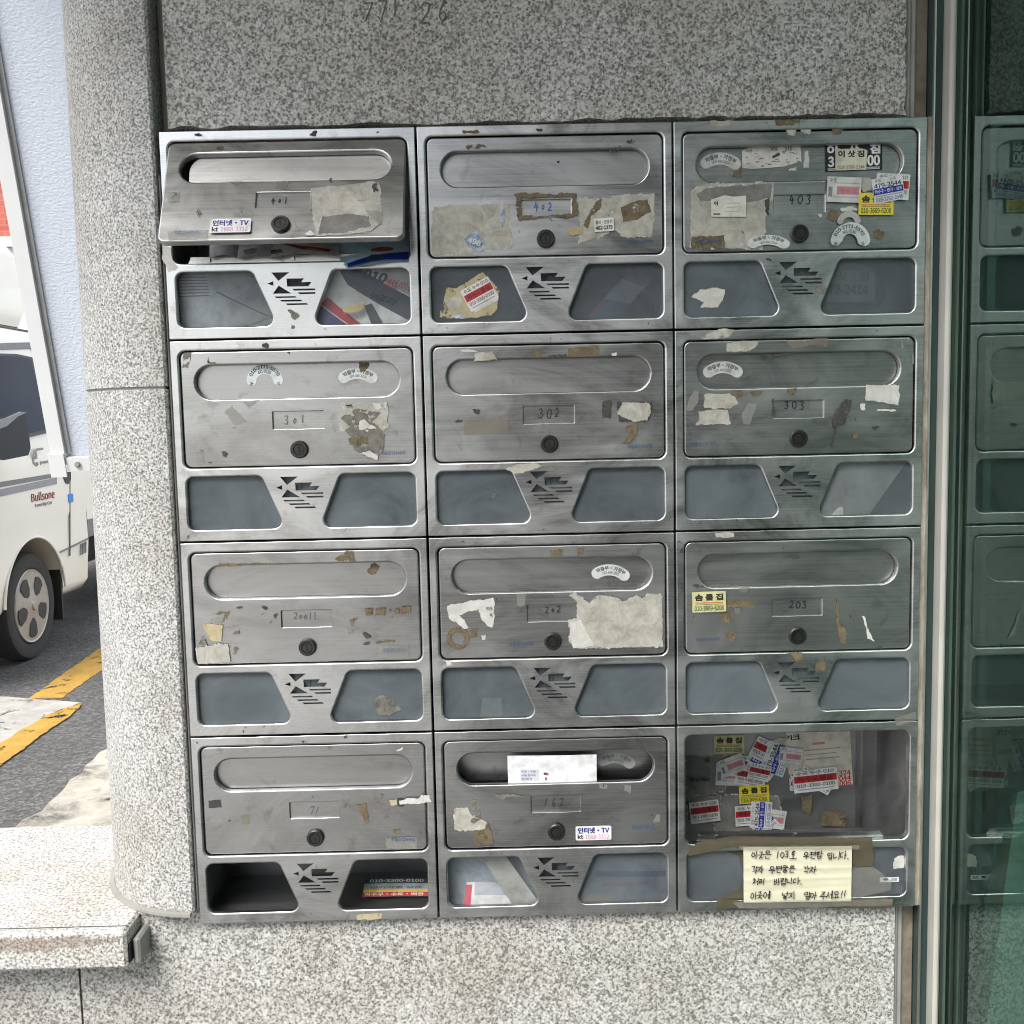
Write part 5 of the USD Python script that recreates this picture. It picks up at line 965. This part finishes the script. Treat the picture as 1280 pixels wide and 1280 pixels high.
# ================================================================== THE WHITE TRUCK IN THE STREET
tk = thing('parked_truck', 'white cab-over truck parked in the street left of the pillar', 'truck')
wc = hx(48, 757, 0); 
wheel_g = hz(40, 827, 0.0); XS = wheel_g[0] + 0.02          # side plane of the truck
wcn = hx(48, 757, XS)
yr = hx(112, 640, XS)[1]                                    # back of the cab
CW, yf = 1.68, wcn[1] - 1.05
def ring_at(z, xo, yf_, yr_, r=.06, n=5):
    return [(p[0], p[1], z) for p in rloop([(XS - CW + xo, yf_), (XS - xo, yf_), (XS - xo, yr_), (XS - CW + xo, yr_)], r, 0, n)]
z_belt = hx(60, 541, XS)[2]; z_roof = hx(10, 400, XS - .18)[2]
levels = [(.30, .06, yf + .10, yr - .01), (.36, .02, yf + .02, yr), (.62, .0, yf, yr), (.80, .004, yf + .01, yr), (.84, -.004, yf + .01, yr), (z_belt - .16, -.004, yf + .03, yr), (z_belt - .13, .006, yf + .04, yr), (z_belt, .02, yf + .08, yr), (z_roof - .14, .17, yf + .42, yr - .03), (z_roof - .05, .21, yf + .52, yr - .06), (z_roof, .34, yf + .70, yr - .16)]
V = []; Fq = []
rings = [ring_at(*l) for l in levels]; nn = len(rings[0])
for rg in rings: V += rg
for i in range(len(rings) - 1):
    for k in range(nn): k2 = (k + 1) % nn; a0, a1, b0, b1 = i * nn + k, i * nn + k2, (i + 1) * nn + k, (i + 1) * nn + k2; Fq += [(a0, a1, b1), (a0, b1, b0)]
c0 = len(V); V.append(tuple(np.mean(rings[0], 0))); V.append(tuple(np.mean(rings[-1], 0)))
for k in range(nn): Fq += [(c0, (k + 1) % nn, k), (c0 + 1, (len(rings) - 1) * nn + k, (len(rings) - 1) * nn + (k + 1) % nn)]
import manifold3d
def man(m): return manifold3d.Manifold(manifold3d.Mesh(np.asarray(m.vertices, np.float32), np.asarray(m.faces, np.uint32)))
body = trimesh.Trimesh(V, Fq, process=True); trimesh.repair.fix_normals(body)
zw = wcn[2]; RW = 0.325
arch = trimesh.creation.cylinder(RW + .075, .42, sections=48); arch.apply_transform(trimesh.transformations.rotation_matrix(math.pi / 2, [0, 1, 0])); arch.apply_translation([XS - .16, wcn[1], zw + .01])
try:
    cut = man(body) - man(arch); mesh_ = cut.to_mesh(); bm = trimesh.Trimesh(mesh_.vert_properties[:, :3], mesh_.tri_verts, process=False)
    if len(bm.faces) < 10: bm = body
except Exception: bm = body
obj('cab_body', bm, 'truck_paint', tk, smooth=40)
def arc_tube(r, w, x, a0, a1, rad): return sweep([(x, wcn[1] + r * math.cos(t), zw + .01 + r * math.sin(t)) for t in np.linspace(a0, a1, 26)], rad, 8)
obj('wheel_arch_lip', arc_tube(RW + .077, .03, XS - .003, 0.10, math.pi - .10, .009), 'truck_paint', tk, smooth=60)
obj('arch_liner', bx(XS - .75, XS - .28, wcn[1] - .42, wcn[1] + .42, .32, zw + .44), 'truck_dark', tk)
def wheel(yc_, lab=None):
    w = obj('wheel', lathe([(.10, -.16), (.215, -.16), (.27, -.155), (.310, -.14), (.322, -.11), (.325, -.06), (.322, -.015), (.308, .004), (.275, .012), (.228, .006), (.222, -.006)], (XS - .045, yc_, zw), 44, 'x'), 'rubber', tk, smooth=40)
    hub = [(0.0, .016), (.030, .018), (.045, .012), (.12, .006), (.20, .004), (.216, .010), (.221, .004), (.221, -.02)]
    m = man(lathe([(.0, -.03)] + hub[::-1][:1] * 0 + [(.221, -.03)] + hub[::-1], (XS - .043, yc_, zw), 50, 'x'))
    hm = lathe(hub, (XS - .043, yc_, zw), 50, 'x')
    obj('hubcap', hm, 'hubcap', w, smooth=35)
    for i in range(5):
        a = 2 * math.pi * i / 5 + .9
        g = Polygon([(.070, -.010), (.105, -.040), (.170, -.050), (.188, -.020), (.188, .020), (.170, .050), (.105, .040), (.070, .010)]).buffer(-.008).buffer(.008)
        g = affinity.rotate(g, math.degrees(a), origin=(0, 0)); mm_ = trimesh.creation.extrude_polygon(g, .006, engine='earcut'); v = np.array(mm_.vertices)
        obj('hubcap_opening', trimesh.Trimesh(np.c_[XS - .043 + .0062 + v[:, 2] * .6, yc_ + v[:, 0], zw + v[:, 1]], mm_.faces, process=False), 'truck_dark', w)
    obj('spoke_cap', lathe([(0, .026), (.022, .025), (.028, .019), (.029, .012)], (XS - .043, yc_, zw), 24, 'x'), 'hubcap', w, smooth=40)
wheel(wcn[1]); wheel(wcn[1] + 2.45)
SIDE = Surf((XS + .006, 0, 0), (0, 1, 0), (0, 0, 1))
def side(pix, h0, h1, mat, name, x=XS, parent=tk, amp=0):
    Sx = Surf((x, 0, 0), (0, 1, 0), (0, 0, 1)); return obj(name, slab(Polygon([Sx.uv(u, v) for u, v in pix]), Sx, h0, h1), mat, parent)
# window: lies in the leaning upper side
zt_, zb_ = z_roof - .14, z_belt; dxn = .15 / (zt_ - zb_); US = Surf((XS - .02, 0, zb_), (0, 1, 0), np.array([-dxn, 0, 1]) / math.hypot(dxn, 1))
def up(pix, h0, h1, mat, name, parent=tk): return obj(name, slab(Polygon([US.uv(u, v) for u, v in pix]), US, h0, h1), mat, parent)
win = up([(-120, 585), (60, 541), (57, 520), (39, 447), (20, 443), (-60, 440)], .004, .008, 'truck_dark', 'window_seal')
obj('window_glass', slab(Polygon([US.uv(u, v) for u, v in [(-118, 579), (56, 537), (53, 520), (37, 449), (20, 446), (-60, 444)]]), US, .0082, .010), 'truck_glass', win)
up([(-80, 432), (40, 428), (44, 437), (70, 545), (64, 546), (42, 441), (38, 436), (-80, 440)], .003, .007, 'truck_grey', 'door_frame_gap')
side([(-60, 612), (71, 591), (71, 596), (-60, 620)], .001, .007, 'truck_grey', 'moulding'); side([(-60, 624), (70, 597), (70, 605), (-60, 634)], .001, .006, 'grey_ink', 'moulding')
side([(86.0, 596), (87.2, 596), (87.4, 694), (86.2, 695)], .0, .006, 'truck_grey', 'door_gap'); side([(75, 689), (110, 672), (110, 674), (75, 691)], .001, .006, 'truck_grey', 'panel_gap')
hd = side([(77, 590), (87, 590), (87, 600), (84, 605), (81, 604), (78, 597)], .002, .009, 'truck_dark', 'door_handle_recess')
side([(84, 618), (90, 617), (90.5, 627), (84.5, 628)], .002, .008, 'blue_tape', 'tape_patch')
for i in range(4): side([(100.5 + i * 2, 680 - i), (101.2 + i * 2, 680 - i), (100.8 + i * 2, 694 - i), (100.1 + i * 2, 694 - i)], .001, .006, 'truck_grey', 'vent_slit')
def side_text(text, u0, u1, v, hpx, mat, bold=2, name='lettering'):
    Sx = Surf((XS, 0, 0), (0, 1, 0), (0, 0, 1)); a, b2 = Sx.uv(u0, v), Sx.uv(u1, v - (u1 - u0) * .17); hh = abs(Sx.uv(u0, v - hpx)[1] - a[1]); g = txt(text, np.linalg.norm(b2 - a), hh, 0, 0, bold)
    obj(name, slab(affinity.translate(g, (a[0] + b2[0]) / 2, (a[1] + b2[1]) / 2), Sx, .0045, .0075), mat, tk)
side_text('Bullsone', 38, 67, 622, 11, 'red_ink', 0); side_text('Love My Car', 43, 64, 632, 5, 'grey_ink', 1); side_text('porter', 49, 66, 579, 5, 'grey_ink', 1)
Sx = Surf((XS, 0, 0), (0, 1, 0), (0, 0, 1)); lg = LineString([Sx.uv(52, 561), Sx.uv(44, 562), Sx.uv(40.5, 567), Sx.uv(40.5, 578), Sx.uv(44, 581)]).buffer(.007)
obj('logo', slab(lg.union(Point(*Sx.uv(45, 580)).buffer(.012).difference(Point(*Sx.uv(45, 580)).buffer(.006))).union(LineString([Sx.uv(43, 572), Sx.uv(43.6, 566), Sx.uv(44.5, 572)]).buffer(.008)), Sx, .005, .008), 'grey_ink', tk)
# mirror on its arm
ym = hx(12, 545, XS + .16)[1]; zmid = hx(12, 548, XS + .16)[2]
mv = []
mp = [hx(u, v, XS + .16) for u, v in [(-40, 570), (-40, 530), (0, 523), (18, 515), (26, 517), (31, 545), (33, 560), (30, 569), (0, 575)]]
mg = Polygon([(p[1], p[2]) for p in mp]).buffer(-.01).buffer(.01, quad_segs=4); m = trimesh.creation.extrude_polygon(mg, .10, engine='earcut'); v = np.array(m.vertices)
mr = obj('mirror', trimesh.Trimesh(np.c_[XS + .10 + v[:, 2], v[:, 0] - .35 * v[:, 2], v[:, 1]], m.faces, process=False), 'mirror_black', tk, smooth=30)
mc = Polygon([(p[1], p[2]) for p in [hx(u, v, XS + .16) for u, v in [(-40, 530), (0, 523), (18, 515), (25, 516), (14, 521), (0, 533), (-40, 548)]]]); m = trimesh.creation.extrude_polygon(mc, .012, engine='earcut'); v = np.array(m.vertices)
obj('mirror_cap', trimesh.Trimesh(np.c_[XS + .2005 + v[:, 2], v[:, 0] - .035, v[:, 1]], m.faces, process=False), 'mirror_grey', mr)
obj('mirror_arm', cat([sweep([(XS - .02, ym - .15, z_belt + .02), (XS + .12, ym - .12, z_belt + .05)], .018, 8)]), 'mirror_black', tk)
# roof deflector, mud flap, underside, cargo bed
dz = z_roof
lv = [(dz - .01, .30, yf + .75, yr - .12), (dz + .10, .27, yf + .62, yr - .06), (dz + .42, .30, yf + 1.05, yr - .05), (dz + .56, .40, yf + 1.3, yr - .07)]
rings = [ring_at(z, xo, a, b, .12, 6) for z, xo, a, b in lv]; nn = len(rings[0]); V = [p for rg in rings for p in rg]; Fq = []
for i in range(len(rings) - 1):
    for k in range(nn): k2 = (k + 1) % nn; a0, a1, b0, b1 = i * nn + k, i * nn + k2, (i + 1) * nn + k, (i + 1) * nn + k2; Fq += [(a0, a1, b1), (a0, b1, b0)]
V.append(tuple(np.mean(rings[-1], 0)))
for k in range(nn): Fq.append((len(V) - 1, (len(rings) - 1) * nn + k, (len(rings) - 1) * nn + (k + 1) % nn))
obj('roof_deflector', (np.array(V), np.array(Fq)), 'truck_paint', tk, smooth=60)
obj('roof_rail', cat([sweep([(XS - .235, yf + .7, z_roof - .045), (XS - .225, yr - .1, z_roof - .045)], .014, 8)]), 'truck_dark', tk)
obj('mud_flap', bx(XS - .30, XS - .02, wcn[1] + .37, wcn[1] + .39, .16, zw + .20), 'rubber', tk)
obj('chassis', bx(XS - CW + .4, XS - .40, yf + .4, yr + 3.0, .34, .52), 'truck_dark', tk)
bed = obj('cargo_bed', bx(XS - CW + .02, XS - .06, yr + .10, yr + 3.0, .62, .74), 'truck_grey', tk)
obj('headboard', bx(XS - CW + .04, XS - .08, yr + .06, yr + .095, .62, 1.45), 'truck_dark', tk)
for s_ in (0, 1): obj('side_board', bx(*(((XS - .10, XS - .06), (XS - CW + .02, XS - CW + .06))[s_]), yr + .102, yr + 3.0, .741, 1.10), 'truck_paint', bed)
for s_ in (0, 1): obj('headlight', bx(*(((XS - .40, XS - .10), (XS - CW + .10, XS - CW + .40))[s_]), yf - .012, yf + .04, .62, .76, .01), 'frame_grey', tk)
obj('windscreen', slab(Polygon([(XS - CW + .16, 0.02), (XS - .16, .02), (XS - .26, .72), (XS - CW + .26, .72)]), Surf((0, yf + .065, z_belt), (1, 0, 0), np.array([0, .34, z_roof - .14 - z_belt]) / math.hypot(.34, z_roof - .14 - z_belt)), .012, .018), 'truck_glass', tk)
